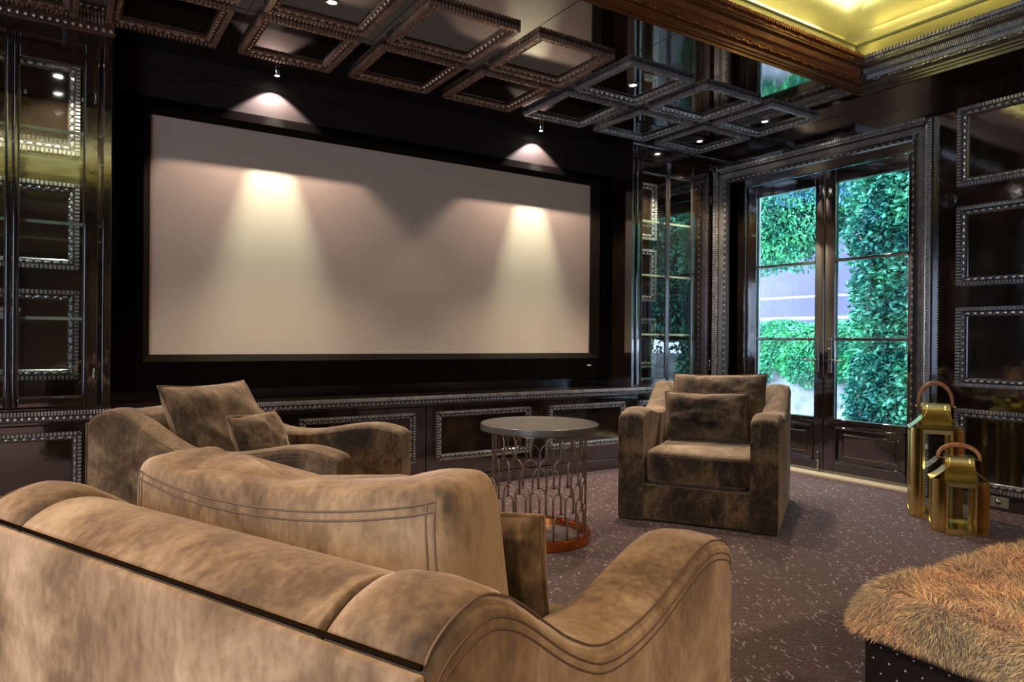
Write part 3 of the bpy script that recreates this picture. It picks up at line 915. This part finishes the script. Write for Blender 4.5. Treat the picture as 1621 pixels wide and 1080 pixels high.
def pillow(w_, h_, t_, seed=0, n=32, wr=.018, pinch=.5):
    """knife-edge pillow standing in XZ, thickness along Y"""
    mb = MB(); v = []; f = []
    for s in (1, -1):
        for j in range(n + 1):
            for i in range(n + 1):
                u = -1 + 2 * i / n; q = -1 + 2 * j / n
                th = ((1 - abs(u) ** 2.6) * (1 - abs(q) ** 2.6)) ** .5
                ex = 1 - .05 * (1 - abs(q) ** 2) * (abs(u) ** 2); ez = 1 - .07 * (1 - abs(u) ** 2) * (abs(q) ** 2)
                x = u * w_ / 2 * ex; z = q * h_ / 2 * ez
                nz = noise.noise(Vector((u * 2.3 + seed * 7, q * 2.3, s))) * wr + noise.noise(Vector((u * 6 + seed * 7, q * 6, s * 2))) * wr * .35
                y = s * (t_ / 2 * th + nz * th)
                v.append((x, y, z + nz * .4))
    m = (n + 1) ** 2
    for s in (0, 1):
        for j in range(n):
            for i in range(n):
                a = s * m + j * (n + 1) + i; q = (a, a + 1, a + n + 2, a + n + 1)
                f.append(q if s else q[::-1])
    mb.add(v, f)
    edge = [(-1 + 2 * i / n, -1) for i in range(n)] + [(1, -1 + 2 * i / n) for i in range(n)] + [(1 - 2 * i / n, 1) for i in range(n)] + [(-1, 1 - 2 * i / n) for i in range(n)]
    E = []
    for (u, q) in edge:
        ex = 1 - .05 * (1 - abs(q) ** 2) * (abs(u) ** 2); ez = 1 - .07 * (1 - abs(u) ** 2) * (abs(q) ** 2)
        E.append((u * w_ / 2 * ex, 0, q * h_ / 2 * ez))
    return mb, E

def armchair(W, D, label, loc, rz, big=False):
    t = thing('armchair', label, 'armchair', loc, rz, 'brown crushed velvet armchairs')
    a = .16; h = W / 2; sc = D / 1.10; yb = -D / 2
    am = arm_mesh(a, D)
    for s in (0, 1):
        m_ = am.mesh('arm') if s == 0 else m_
        A = obj('arm', m_, velvet, t, bevel=.012, seg=3)
        A.location = (h - a, 0, 0) if s == 0 else (-h, 0, 0)
        # twin seam along the outer top edge, front edge included
        xe = a + .0005 if s == 0 else -.0005
        sm_ = MB()
        for off in (.018, .032):
            pts = [(xe, p[0] * sc * .985, p[1] - .012 - off) for p in PROFILE]
            sm_.tube(pts, .0015, 6)
        pts = [(a * .05 if s else a * .95, p[0] * sc * .995, p[1] - .005) for p in PROFILE]
        sm_.tube(pts, .0018, 6)
        obj('seam', sm_, stitch_m, A, smooth=True)
    # back between the arms
    bp = [(yb, .015), (yb, .795), (yb + .03, .815), (yb + .07, .828), (yb + .12, .825), (yb + .17, .805), (yb + .215, .765), (yb + .24, .70), (yb + .25, .55), (yb + .25, .015)]
    bp = [bp[0]] + _cr(bp[1:9], 4) + [bp[9]]
    mb = MB(); mb.prism(bp, -h + a + .004, h - a - .004, 'x')
    obj('back', mb, velvet, t, bevel=.016, seg=4)
    mb = MB(); mb.box(-h + .002, h - .002, yb - .014, yb, .014, .788)
    pb_ = obj('back_panel', mb, velvet, t, bevel=.006)
    sm_ = MB(); sm_.tube([(-h + .006, yb - .0045, .7945), (h - .006, yb - .0045, .7945)], .0034, 8)
    obj('seam', sm_, seam_dk, pb_, smooth=True)
    mb = MB(); mb.box(-h + a, h - a, yb + .25, D / 2 - .012, .014, .235)
    obj('seat_base', mb, velvet, t, bevel=.012, seg=3)
    sw = W - 2 * a - .006; sd = D - .27 + .02
    cu = softbox(sw, sd, .215, .22, 30, 20, wr=.004, seed=2)
    for i, p in enumerate(cu.v):
        x, y, z = p
        if z > 0: z += .022 * (1 - (2 * x / sw) ** 2) * max(0, 1 - (2 * y / sd) ** 2)
        cu.v[i] = (x, y, z)
    c_ = obj('seat_cushion', cu, velvet, t, smooth=True); c_.location = (0, D / 2 - .01 - sd / 2 + .012, .345)
    sm_ = MB()
    for z_, in ((.078,), (-.08,)):
        pts = [(x / 20 * sw * .47, sd / 2 + .001 - (abs(x / 20) ** 6) * .03, z_) for x in range(-20, 21)]
        sm_.tube(pts, .0028, 6)
    obj('piping', sm_, stitch_m, c_, smooth=True)
    mb = MB(); mb.box(-h + .03, h - .03, yb + .03, D / 2 - .03, .0, .02)
    obj('plinth', mb, fabric_blk, t)
    return t
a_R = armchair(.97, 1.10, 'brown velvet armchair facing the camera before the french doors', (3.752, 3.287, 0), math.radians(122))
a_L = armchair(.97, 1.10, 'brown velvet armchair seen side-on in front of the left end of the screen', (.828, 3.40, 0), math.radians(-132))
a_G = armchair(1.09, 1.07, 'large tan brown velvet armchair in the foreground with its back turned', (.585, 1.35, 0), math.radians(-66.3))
a_G.scale = (1, 1, 1.028)

def add_back_cushion(ch, w_, h_, t_, loc, rot, seed, boxed=False):
    if boxed:
        mb = softbox(w_, t_, h_, .2, 44, 40, puff=.025, seed=seed, wr=.012, droop=.045)
        c_ = obj('back_cushion', mb, velvet, ch, smooth=True)
        sm_ = MB()
        from mathutils.bvhtree import BVHTree
        bv = BVHTree.FromPolygons([Vector(p) for p in mb.v], mb.f)
        hw, hh, ht = w_ / 2, h_ / 2, t_ / 2
        def onto(x, z):
            q = bv.ray_cast(Vector((x, -1, z)), Vector((0, 1, 0)))
            return (q[0] + Vector((0, -.0006, 0))) if q[0] is not None else None
        for off in (0, .013):
            pts = [onto(hw * .93 * (-1 + k / 20), hh * .84 - off - .036 * (1 - (-1 + k / 20) ** 2)) for k in range(41)]
            sm_.tube([p for p in pts if p is not None], .0017, 6)
            for s in (1, -1):
                pts = [onto(s * (hw * .93 - off), hh * .84 - (hh * 1.6) * k / 24) for k in range(25)]
                sm_.tube([p for p in pts if p is not None], .0017, 6)
        obj('seam', sm_, stitch_m, c_, smooth=True)
    else:
        mb, E = pillow(w_, h_, t_, seed)
        c_ = obj('back_cushion', mb, velvet, ch, smooth=True)
        sm_ = MB(); sm_.tube(E, .004, 6, closed=True); obj('piping', sm_, velvet, c_, smooth=True)
    c_.location = loc; c_.rotation_euler = rot
    return c_
add_back_cushion(a_R, .66, .48, .22, (-.02, -.225, .69), (math.radians(20), math.radians(1.5), 0), 1)
add_back_cushion(a_L, .66, .50, .20, (0, -.235, .70), (math.radians(24), math.radians(-1), math.radians(-2)), 4)
add_back_cushion(a_G, .79, .49, .15, (.0, -.235, .675), (math.radians(4), math.radians(-2.5), math.radians(2)), 3, boxed=True)

def throw(label, w_, h_, t_, loc, rot, seed):
    t = thing('throw_pillow', label, 'pillow', (0, 0, 0), 0, 'small brown velvet lumbar pillows')
    t.location = loc; t.rotation_euler = rot
    mb, E = pillow(w_, h_, t_, seed, wr=.017)
    obj('pillow_cover', mb, velvet, t, smooth=True)
    sm_ = MB(); sm_.tube(E, .005, 6, closed=True); obj('piping', sm_, velvet, t, smooth=True)
    return t
def on_chair(ch, l):
    c, s = math.cos(ch.rotation_euler.z), math.sin(ch.rotation_euler.z)
    return (ch.location.x + l[0] * c - l[1] * s, ch.location.y + l[0] * s + l[1] * c, l[2])
def rot_on(ch, rx, ry, rz=0):
    return (Matrix.Rotation(ch.rotation_euler.z + rz, 4, 'Z') @ Matrix.Rotation(ry, 4, 'Y') @ Matrix.Rotation(rx, 4, 'X')).to_euler()
throw('small piped velvet pillow on the armchair before the french doors', .57, .34, .18, on_chair(a_R, (.025, .025, .632)), rot_on(a_R, math.radians(14), math.radians(1)), 11)
throw('small velvet pillow leaning on the side-on left armchair', .45, .30, .13, on_chair(a_L, (.05, .0, .655)), rot_on(a_L, math.radians(22), math.radians(-2), math.radians(2)), 12)
throw('small velvet pillow at the right end of the foreground armchair, beside its big cushion', .40, .38, .12, on_chair(a_G, (.15, .05, .64)), rot_on(a_G, math.radians(10), 0), 13)

# ------------------------------------------------------------------ side table
TB = thing('side_table', 'round metal side table with fish-scale lattice drum base between the armchairs', 'side table', (2.335, 3.31, 0))
mb = MB(); mb.lathe([(.0001, .670), (.338, .670), (.342, .666), (.342, .634), (.338, .630), (.0001, .630)], 72)
obj('tabletop', mb, tabletop_m, TB, smooth=False, bevel=.002)
def strip_path(mb, pts, w_, d_):
    """thin flat strip following pts on the drum: wide radially"""
    mb.tube(pts, 1.0, 4, flat=(w_, d_))
R0 = .272; NA = 20; da = 2 * PI / NA
def drum(ang, z): return (R0 * math.cos(ang), R0 * math.sin(ang), z)
for row, za in enumerate((.630, .498, .351, .204)):
    for k in range(NA):
        ac = (k + (.5 if row % 2 else 0)) * da; hw = da * .46; rr = hw * R0
        zl = (.351 if row == 0 else .204 if row == 1 else .055) if row < 3 else .055
        zl = max(.055, za - .147 - rr * .3)
        pts = [drum(ac - hw, zl)]
        zc = za - rr * 1.25
        pts.append(drum(ac - hw, (zl + zc) / 2))
        for q in range(9):
            th = PI - PI * q / 8
            pts.append(drum(ac + hw * math.cos(th), zc + rr * 1.25 * math.sin(th)))
        pts.append(drum(ac + hw, (zl + zc) / 2)); pts.append(drum(ac + hw, zl))
        mb = MB(); mb.tube(pts, .0038, 5)
        obj('lattice_arch', mb, bronze, TB, smooth=True)
mb = MB(); mb.lathe([(.262, .055), (.296, .055), (.300, .050), (.300, .006), (.296, .0), (.262, .0), (.258, .006), (.258, .050), (.262, .055)], 72)
rg = obj('base_ring', mb, copper, TB, bevel=0); rg['label'] = 'copper coloured base ring'
mb = MB(); mb.lathe([(.0001, .020), (.258, .020), (.258, .012), (.0001, .012)], 48)
obj('base_plate', mb, tabletop_m, TB)
mb = MB(); mb.lathe([(.255, .632), (.285, .632), (.285, .618), (.255, .618), (.255, .632)], 60)
obj('top_ring', mb, bronze, TB)

# ------------------------------------------------------------------ lanterns
def lantern(label, loc, rz, h, a, H, Hr, Hh, handle_up, ldir):
    """plus-shaped plan: four glazed faces, concave quarter-round brass corners"""
    t = thing('brass_lantern', label, 'lantern', loc, rz, 'brass and glass lanterns on the carpet')
    mb = MB(); outline = []
    for q in range(4):
        c, s = math.cos(q * PI / 2), math.sin(q * PI / 2)
        def Rq(x, y): return (x * c - y * s, x * s + y * c)
        outline.append(Rq(h, -a)); outline.append(Rq(h, a))
        for k in range(1, 6):
            th = -PI / 2 - (PI / 2) * k / 6
            # concave quarter arc centred at the square corner (h,h)
            r = h - a
            outline.append(Rq(h + r * math.cos(th) if False else h - r * math.sin(PI / 2 * k / 6), h - r * math.cos(PI / 2 * k / 6)))
    mb = MB(); mb.prism(outline, .0, .022, 'z'); obj('base', mb, brass, t)
    mb = MB(); mb.prism(outline, H - .016, H, 'z'); obj('top_rim', mb, brass, t)
    for q in range(4):
        M = Matrix.Rotation(q * PI / 2, 4, 'Z')
        r = h - a
        mb = MB(); arc = [(h - r * math.sin(PI / 2 * k / 10), h - r * math.cos(PI / 2 * k / 10)) for k in range(11)]
        v = [(x, y, .022) for x, y in arc] + [(x, y, H - .016) for x, y in arc]
        mb.add(v, [(k, k + 1, 12 + k, 11 + k) for k in range(10)], M)
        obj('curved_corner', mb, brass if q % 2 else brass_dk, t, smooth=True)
        mb = MB(); w_ = .012
        for (p, s_) in ((-a, -a + w_), (a - w_, a)): mb.box(h - .006, h + .004, p, s_, .0, H, M)
        mb.box(h - .006, h + .004, -a, a, .018, .034, M); mb.box(h - .006, h + .004, -a, a, H - .03, H, M)
        fr_ = obj('door_frame', mb, brass, t)
        mb = MB(); mb.box(h - .002, h, -a + w_, a - w_, .034, H - .03, M)
        obj('glass_pane', mb, glass, fr_)
        # flared curved roof plate
        mb = MB(); v = []; nseg = 10; tw = .052
        for k in range(nseg + 1):
            u = k / nseg
            z = H - .004 + (Hr - H) * u
            x = h + .012 - (h + .012 - tw) * (1 - (1 - u) ** 2.0)
            hw = a + .006 - .012 * u
            v += [(x, -hw, z), (x, hw, z), (x - .003, -hw, z), (x - .003, hw, z)]
        f = []
        for k in range(nseg):
            b = 4 * k; f += [(b, b + 1, b + 5, b + 4), (b + 2, b + 6, b + 7, b + 3), (b, b + 4, b + 6, b + 2), (b + 1, b + 3, b + 7, b + 5)]
        mb.add(v, f, M)
        obj('roof_plate', mb, brass, t, smooth=False, bevel=0)
    mb = MB(); mb.box(-.055, .055, -.078, .078, Hr - .006, Hr + .004); obj('roof_cap', mb, brass, t)
    # leather handle, pins
    lw = .098
    mb = MB(); pts = []
    for k in range(21):
        th = PI * k / 20
        y = (lw if handle_up else lw * 1.12) * math.cos(th); hz = (Hh - Hr + .018) * math.sin(th) ** (.8)
        pts.append((ldir * hz * (.0 if handle_up else .35), y, Hr - .018 + hz))
    mb.tube(pts, lambda u: .007 + .005 * math.sin(PI * u), 8, flat=(1.25, .6))
    hd = obj('leather_handle', mb, tan_leather, t, smooth=True); hd['label'] = 'tan leather strap handle'
    mb = MB(); mb.tube([(0, -lw - .012, Hr - .016), (0, lw + .012, Hr - .016)], .0035, 8)
    for s in (1, -1): mb.lathe([(.0001, -.008), (.007, -.004), (.007, .004), (.0001, .008)], 10, Matrix.Translation((0, s * (lw + .014), Hr - .016)) @ Matrix.Rotation(PI / 2, 4, 'X'))
    obj('pin', mb, brass, hd, smooth=True)
    return t
lantern('taller brass lantern with upright leather handle standing nearest the door casing', (4.90, 2.37, 0), math.radians(31.7), .148, .084, .590, .745, .884, True, 1)
lantern('shorter brass lantern with drooping leather handle, standing in front of the taller one', (4.655, 2.112, 0), math.radians(30.8), .146, .080, .318, .455, .520, False, 1)

# ------------------------------------------------------------------ ottoman with fur throw
O0 = Vector((1.905, 1.10)); ux = Vector((math.cos(math.radians(3.0)), math.sin(math.radians(3.0)))); 
ang = math.radians(-3.0)
OT = thing('ottoman', 'dark studded leather ottoman at the lower right under a fur throw', 'ottoman', (1.90, 1.105, 0), ang)
OW, OD, OH = 1.30, 1.15, .405      # local +x along the far edge, local -y towards the camera
mb = MB(); mb.box(0, OW, -OD, 0, .03, OH)
ob = obj('leather_body', mb, leather, OT, bevel=.012, seg=3)
mb = MB()
for j in range(10):
    for i in range(26):
        y = -.03 - i * .045 - (j % 2) * .022; z = .06 + j * .036
        mb.dome(y, z, 0, .0032, .0032, .0018, Matrix(((0, 0, -1, -.0005), (1, 0, 0, 0), (0, 1, 0, 0), (0, 0, 0, 1))), 6)
st = obj('studs', mb, stud_m, ob, smooth=True)
mb = MB(); mb.box(.04, OW - .04, -OD + .04, -.04, 0, .03); obj('plinth', mb, fabric_blk, OT)
# fur: wavy skin draped over the top, edges hanging
FT = thing('fur_throw', 'thick tan fur throw spread over the top of the ottoman', 'fur throw', (1.90, 1.105, OH), ang)
NX, NY = 44, 40
def skin(u, q):
    """u,q in 0..1 ; returns point on the throw surface"""
    x = -.055 + (OW + .10) * u; y = -OD - .05 + (OD + .10) * q
    ex = min(x + .055, OW + .045 - x); ey = min(y + OD + .05, .05 - y); e = max(0, min(ex, ey))
    z = .062
    if e < .09:
        k = 1 - e / .09; z = .062 - .10 * k ** 2.2
    z += .012 * noise.noise(Vector((x * 5, y * 5, 0))) + .006 * noise.noise(Vector((x * 13, y * 13, 3)))
    # rounded corners
    cx, cy = x, y
    r = .12
    for (px_, py_) in ((-.055 + r, .05 - r), (OW + .045 - r, .05 - r), (-.055 + r, -OD - .05 + r), (OW + .045 - r, -OD - .05 + r)):
        dx, dy = x - px_, y - py_
        if dx * (1 if px_ > OW / 2 else -1) > 0 and dy * (1 if py_ > -OD / 2 else -1) > 0:
            m_ = max(abs(dx), abs(dy)); l_ = math.hypot(dx, dy)
            if l_ > 0: cx = px_ + dx * m_ / l_; cy = py_ + dy * m_ / l_
    return Vector((cx, cy, z))
mb = MB(); v = [skin(i / NX, j / NY) for j in range(NY + 1) for i in range(NX + 1)]
top_n = len(v)
v += [(p.x * 1.0, p.y, max(p.z - .035, .002 if (0 < p.x < OW and -OD < p.y < 0) else -.06)) for p in v]
f = []
for j in range(NY):
    for i in range(NX):
        q = j * (NX + 1) + i; f.append((q, q + 1, q + NX + 2, q + NX + 1)); f.append(tuple(k + top_n for k in (q, q + NX + 1, q + NX + 2, q + 1)))
for i in range(NX):
    f.append((i, i + top_n, i + 1 + top_n, i + 1)); q = NY * (NX + 1) + i; f.append((q, q + 1, q + 1 + top_n, q + top_n))
for j in range(NY):
    q = j * (NX + 1); f.append((q, q + NX + 1, q + NX + 1 + top_n, q + top_n)); q += NX; f.append((q, q + top_n, q + NX + 1 + top_n, q + NX + 1))
mb.add(v, f); obj('hide', mb, fur_skin, FT, smooth=True)
vs = []; fs = []; rnd = random.random
for k in range(110000):
    u, q = rnd(), rnd()
    if rnd() < .22:
        s = rnd() * .055
        c = int(rnd() * 4)
        if c == 0: u = s
        elif c == 1: q = 1 - s
        elif c == 2: q = s
        else: u = s
    p = skin(u, q); pu = skin(min(1, u + .012), q); pq = skin(u, min(1, q + .012)); pm = skin(max(0, u - .012), q); pn = skin(u, max(0, q - .012))
    nr = (pu - pm).cross(pq - pn)
    if nr.length < 1e-9: continue
    nr.normalize()
    cl = Vector((noise.noise(Vector((p.x * 11, p.y * 11, 7))), noise.noise(Vector((p.x * 11, p.y * 11, 19))), 0))
    edge = Vector((0, 0, 0))
    if u < .06: edge += Vector((-1.0, 0, -.6))
    if q < .06: edge += Vector((0, -1, -.6))
    if q > .94: edge += Vector((0, 1, -.5))
    d1 = (nr + Vector((-.55, -.15, 0)) + cl * 1.9 + edge * .7 + Vector((rnd() - .5, rnd() - .5, rnd() - .5)) * .7).normalized()
    ln = .024 + .018 * rnd()
    d2 = (d1 + Vector((rnd() - .5, rnd() - .5, -.55)) * .9).normalized()
    sd = d1.cross(Vector((rnd() - .5, rnd() - .5, rnd() - .5))).normalized() * .0015
    a_ = p - nr * .004; b_ = a_ + d1 * ln * .6; c_ = b_ + d2 * ln * .5
    n0 = len(vs); vs += [a_ - sd, a_ + sd, b_ - sd * .8, b_ + sd * .8, c_]
    fs += [(n0, n0 + 1, n0 + 3, n0 + 2), (n0 + 2, n0 + 3, n0 + 4)]
mb = MB(); mb.v = [tuple(p) for p in vs]; mb.f = fs
fo = obj('fur_pile', mb, fur_m, FT); fo['kind'] = 'stuff'

# ------------------------------------------------------------------ garden outside
mb = MB(); mb.box(5.67, 30, -12, 30, -.12, -.04)
struct('ground', mb, paving, 'pale paving of the garden outside the doors', 'paving')
mb = MB(); mb.box(5.66, 5.92, 4.55, 5.4, -.1, 3.4); mb.box(5.66, 5.92, 1.2, 2.75, -.1, 3.4); mb.box(5.66, 5.92, 1.2, 5.4, 2.76, 3.4)
struct('wall_outer', mb, stone, 'pale stone outer wall edge beside the doors', 'outer wall')
mb = MB()
for k in range(40):
    pass
def stone_wall():
    mb = MB()
    nx, nz = 120, 10; v = []
    for j in range(nz + 1):
        for i in range(nx + 1):
            y = -6 + 18.2 * i / nx; z = -.05 + .95 * j / nz
            v.append((10.0 + .05 * noise.noise(Vector((y * 3, z * 5, 0))) + .03 * noise.noise(Vector((y * 9, z * 12, 4))), y, z))
    f = [(j * (nx + 1) + i, j * (nx + 1) + i + 1, (j + 1) * (nx + 1) + i + 1, (j + 1) * (nx + 1) + i) for j in range(nz) for i in range(nx)]
    mb.add(v, f); mb.box(10.08, 10.5, -6, 12.2, -.05, .9)
    return mb
o = obj('retaining_wall', stone_wall(), stone); tag(o, 'rough pale stone retaining wall beneath the hedge in the garden', 'garden wall', kind='structure')
mb = MB(); mb.box(14.0, 14.2, 2, 26, -.05, 3.6)
o = obj('garden_boundary_wall', mb, backwall_m); tag(o, 'plain mauve boundary wall across the garden behind the hedge', 'garden wall', kind='structure')
t = thing('garden_fence', 'pale rail fence with wire mesh above the hedge outside', 'fence', (13.4, 12, 0))
mb = MB(); mb.tube([(0, -8, 2.12), (0, 8, 2.12)], .025, 8); obj('top_rail', mb, rail_m, t)
mb = MB(); mb.tube([(0, -8, 1.66), (0, 8, 1.66)], .035, 8); obj('bottom_rail', mb, rail_m, t)
for y in (-5.1, -1.0, 2.0, 5.0):
    mb = MB(); mb.tube([(0, y, -.05), (0, y, 2.13)], .03, 8); obj('post', mb, rail_m, t)
mb = MB()
for k in range(130):
    y = -7.8 + k * .12
    mb.tube([(0, y, 1.67), (0, y + .45, 2.11)], .002, 3); mb.tube([(0, y + .45, 1.67), (0, y, 2.11)], .002, 3)
obj('wire_mesh', mb, wire_m, t)

def foliage(n, fn, size, name='foliage', up=.35):
    vs = []; fs = []
    for k in range(n):
        p, nr = fn()
        d = (nr + Vector((random.gauss(0, .6), random.gauss(0, .6), random.gauss(0, .6) - .2))).normalized()
        s = size * (.6 + .8 * random.random())
        sd = d.cross(Vector((random.gauss(0, 1), random.gauss(0, 1), random.gauss(0, 1)))).normalized()
        nn = d.cross(sd)
        n0 = len(vs)
        vs += [p, p + d * s * .45 + sd * s * .26 + nn * s * .06, p + d * s * .45 - sd * s * .26 + nn * s * .06, p + d * s + nn * (-s * .1), p + d * s * .45]
        fs += [(n0, n0 + 1, n0 + 4), (n0, n0 + 4, n0 + 2), (n0 + 1, n0 + 3, n0 + 4), (n0 + 4, n0 + 3, n0 + 2)]
    mb = MB(); mb.v = [tuple(p) for p in vs]; mb.f = fs
    return mb
def blob(c, r, bump_=.25, seed=0):
    c = Vector(c)
    def fn():
        d = Vector((random.gauss(0, 1), random.gauss(0, 1), random.gauss(0, 1))).normalized()
        if d.x > .5: d.x = -d.x
        k = 1 + bump_ * noise.noise(d * 2.5 + Vector((seed, 0, 0))) * 1.6
        k *= 1 - .22 * random.random() ** 2
        return c + Vector((d.x * r[0], d.y * r[1], d.z * r[2])) * k, d
    return fn
def core(c, r, k=.78, seed=0):
    mb = MB(); v = []; f = []
    for j in range(13):
        la = -PI / 2 + PI * j / 12
        for i in range(20):
            lo = 2 * PI * i / 20
            d = Vector((math.cos(la) * math.cos(lo), math.cos(la) * math.sin(lo), math.sin(la)))
            kk = k * (1 + .25 * noise.noise(d * 2.5 + Vector((seed, 0, 0))))
            v.append((c[0] + d.x * r[0] * kk, c[1] + d.y * r[1] * kk, c[2] + d.z * r[2] * kk))
    for j in range(12):
        for i in range(20): f.append((j * 20 + i, j * 20 + (i + 1) % 20, (j + 1) * 20 + (i + 1) % 20, (j + 1) * 20 + i))
    return mb.add(v, f)
def tree(name, label, cat, c, r, n, size, leafm, seed, trunk=True, extra=()):
    t = thing(name, label, cat, (c[0], c[1], -.05))
    mbs = [foliage(n, blob(c, r, seed=seed), size)] + [foliage(int(n * .5), blob(c2, r2, seed=seed + 9), size) for c2, r2 in extra]
    mb = MB()
    for m_ in mbs: mb.add(m_.v, m_.f)
    o = obj('foliage', mb, leafm, t); o.location = (-c[0], -c[1], .05)
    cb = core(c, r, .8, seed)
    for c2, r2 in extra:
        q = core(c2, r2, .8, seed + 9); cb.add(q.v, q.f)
    o = obj('shade_core', cb, shade_m, t, smooth=True); o.location = (-c[0], -c[1], .05)
    if trunk:
        tb = MB(); ty = trunk if trunk is not True else 0; tb.tube([(0, ty, 0), (.08, ty + .05, c[2] * .5), (0, ty * .6, c[2])], lambda u: .12 - .05 * u, 8); obj('trunk', tb, bark, t, smooth=True)
    return t
# climbing vine mass seen through the right leaf
def slab(y0, y1, z0, z1, x, th):
    def fn():
        y = y0 + (y1 - y0) * random.random(); z = z0 + (z1 - z0) * random.random()
        k = noise.noise(Vector((y * 1.3, z * 1.3, 0))) * .35 + noise.noise(Vector((y * 4, z * 4, 2))) * .15
        e = min(1, max(.15, (y1 + .25 * noise.noise(Vector((z * 2.2, 1, 5))) - y) / .35))
        return Vector((x + th * (1 - e) * .8 - k * .5 + .15 * random.random(), y, z)), Vector((-1, .15, -.1))
    return fn
t = thing('climbing_vine', 'dense leafy climber filling the view through the right door leaf', 'climbing plant', (8.2, 3.6, -.04))
m1 = foliage(36000, slab(1.9, 5.05, .0, 4.4, 7.95, .5), .078)
o = obj('foliage', m1, leaf_a, t); o.location = (-8.2, -3.6, .04)
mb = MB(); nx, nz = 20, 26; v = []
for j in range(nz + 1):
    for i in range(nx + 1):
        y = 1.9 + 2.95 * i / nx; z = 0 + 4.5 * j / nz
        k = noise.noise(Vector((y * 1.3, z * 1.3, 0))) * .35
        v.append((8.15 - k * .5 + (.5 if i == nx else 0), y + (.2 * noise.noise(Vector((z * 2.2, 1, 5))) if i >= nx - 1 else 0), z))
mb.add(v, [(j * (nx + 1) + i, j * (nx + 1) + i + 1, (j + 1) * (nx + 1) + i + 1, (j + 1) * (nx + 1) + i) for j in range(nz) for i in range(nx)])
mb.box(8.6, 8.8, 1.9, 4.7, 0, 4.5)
o = obj('shade_core', mb, shade_m, t); o.location = (-8.2, -3.6, .04)
tree('overhanging_tree', 'dark blue green tree crown overhanging the top of both door leaves', 'tree', (9.6, 5.6, 4.75), (.8, 2.6, 1.3), 16000, .09, leaf_d, 2)
tree('garden_tree', 'bright green rounded tree above the mauve wall, seen through the left door leaf', 'tree', (11.9, 8.8, 3.75), (1.0, 1.9, 1.25), 16000, .08, leaf_b, 5, trunk=1.9)
tree('garden_tree', 'tall blue green tree behind the bright one, high in the left door leaf', 'tree', (16.4, 13.3, 5.6), (1.6, 3.4, 2.6), 8000, .22, leaf_d, 8)
tree('garden_tree', 'dense dark tree far behind the climber at the right', 'tree', (15.6, 4.6, 4.0), (1.2, 3.2, 3.6), 6000, .22, leaf_d, 11)
tree('garden_shrub', 'broad green shrub on the retaining wall, mirrored in the corner bookcase glass', 'shrub', (11.0, -1.2, 2.7), (.8, 3.4, 1.9), 9000, .11, leaf_a, 15, trunk=False)
# hedge on the wall, trailing down
def hedge_fn():
    y = 3.4 + 8.4 * random.random(); s = random.random()
    top = 1.42 + .10 * noise.noise(Vector((y * 1.7, 0, 3)))
    low = .50 + .22 * noise.noise(Vector((y * 2.0, 7, 3))) + .10 * noise.noise(Vector((y * 7, 7, 3)))
    z = low + (top - low) * random.random() ** .8
    b = .16 * math.sin(PI * min(1, max(0, (z - low) / (top - low)))) + .08 * noise.noise(Vector((y * 4, z * 4, 1)))
    if s < .2: return Vector((9.95 + .35 * random.random(), y, top)), Vector((-.2, 0, 1))
    return Vector((9.93 - b, y, z)), Vector((-1, 0, -.45))
t = thing('trailing_hedge', 'bright green hedge spilling over the stone retaining wall outside', 'hedge', (10, 7.5, .85))
o = obj('foliage', foliage(26000, hedge_fn, .075), leaf_b, t); o.location = (-10, -7.5, -.85)
mb = MB(); mb.box(9.92, 10.25, 3.4, 11.8, .78, 1.34); o = obj('shade_core', mb, shade_m, t); o.location = (-10, -7.5, -.85)
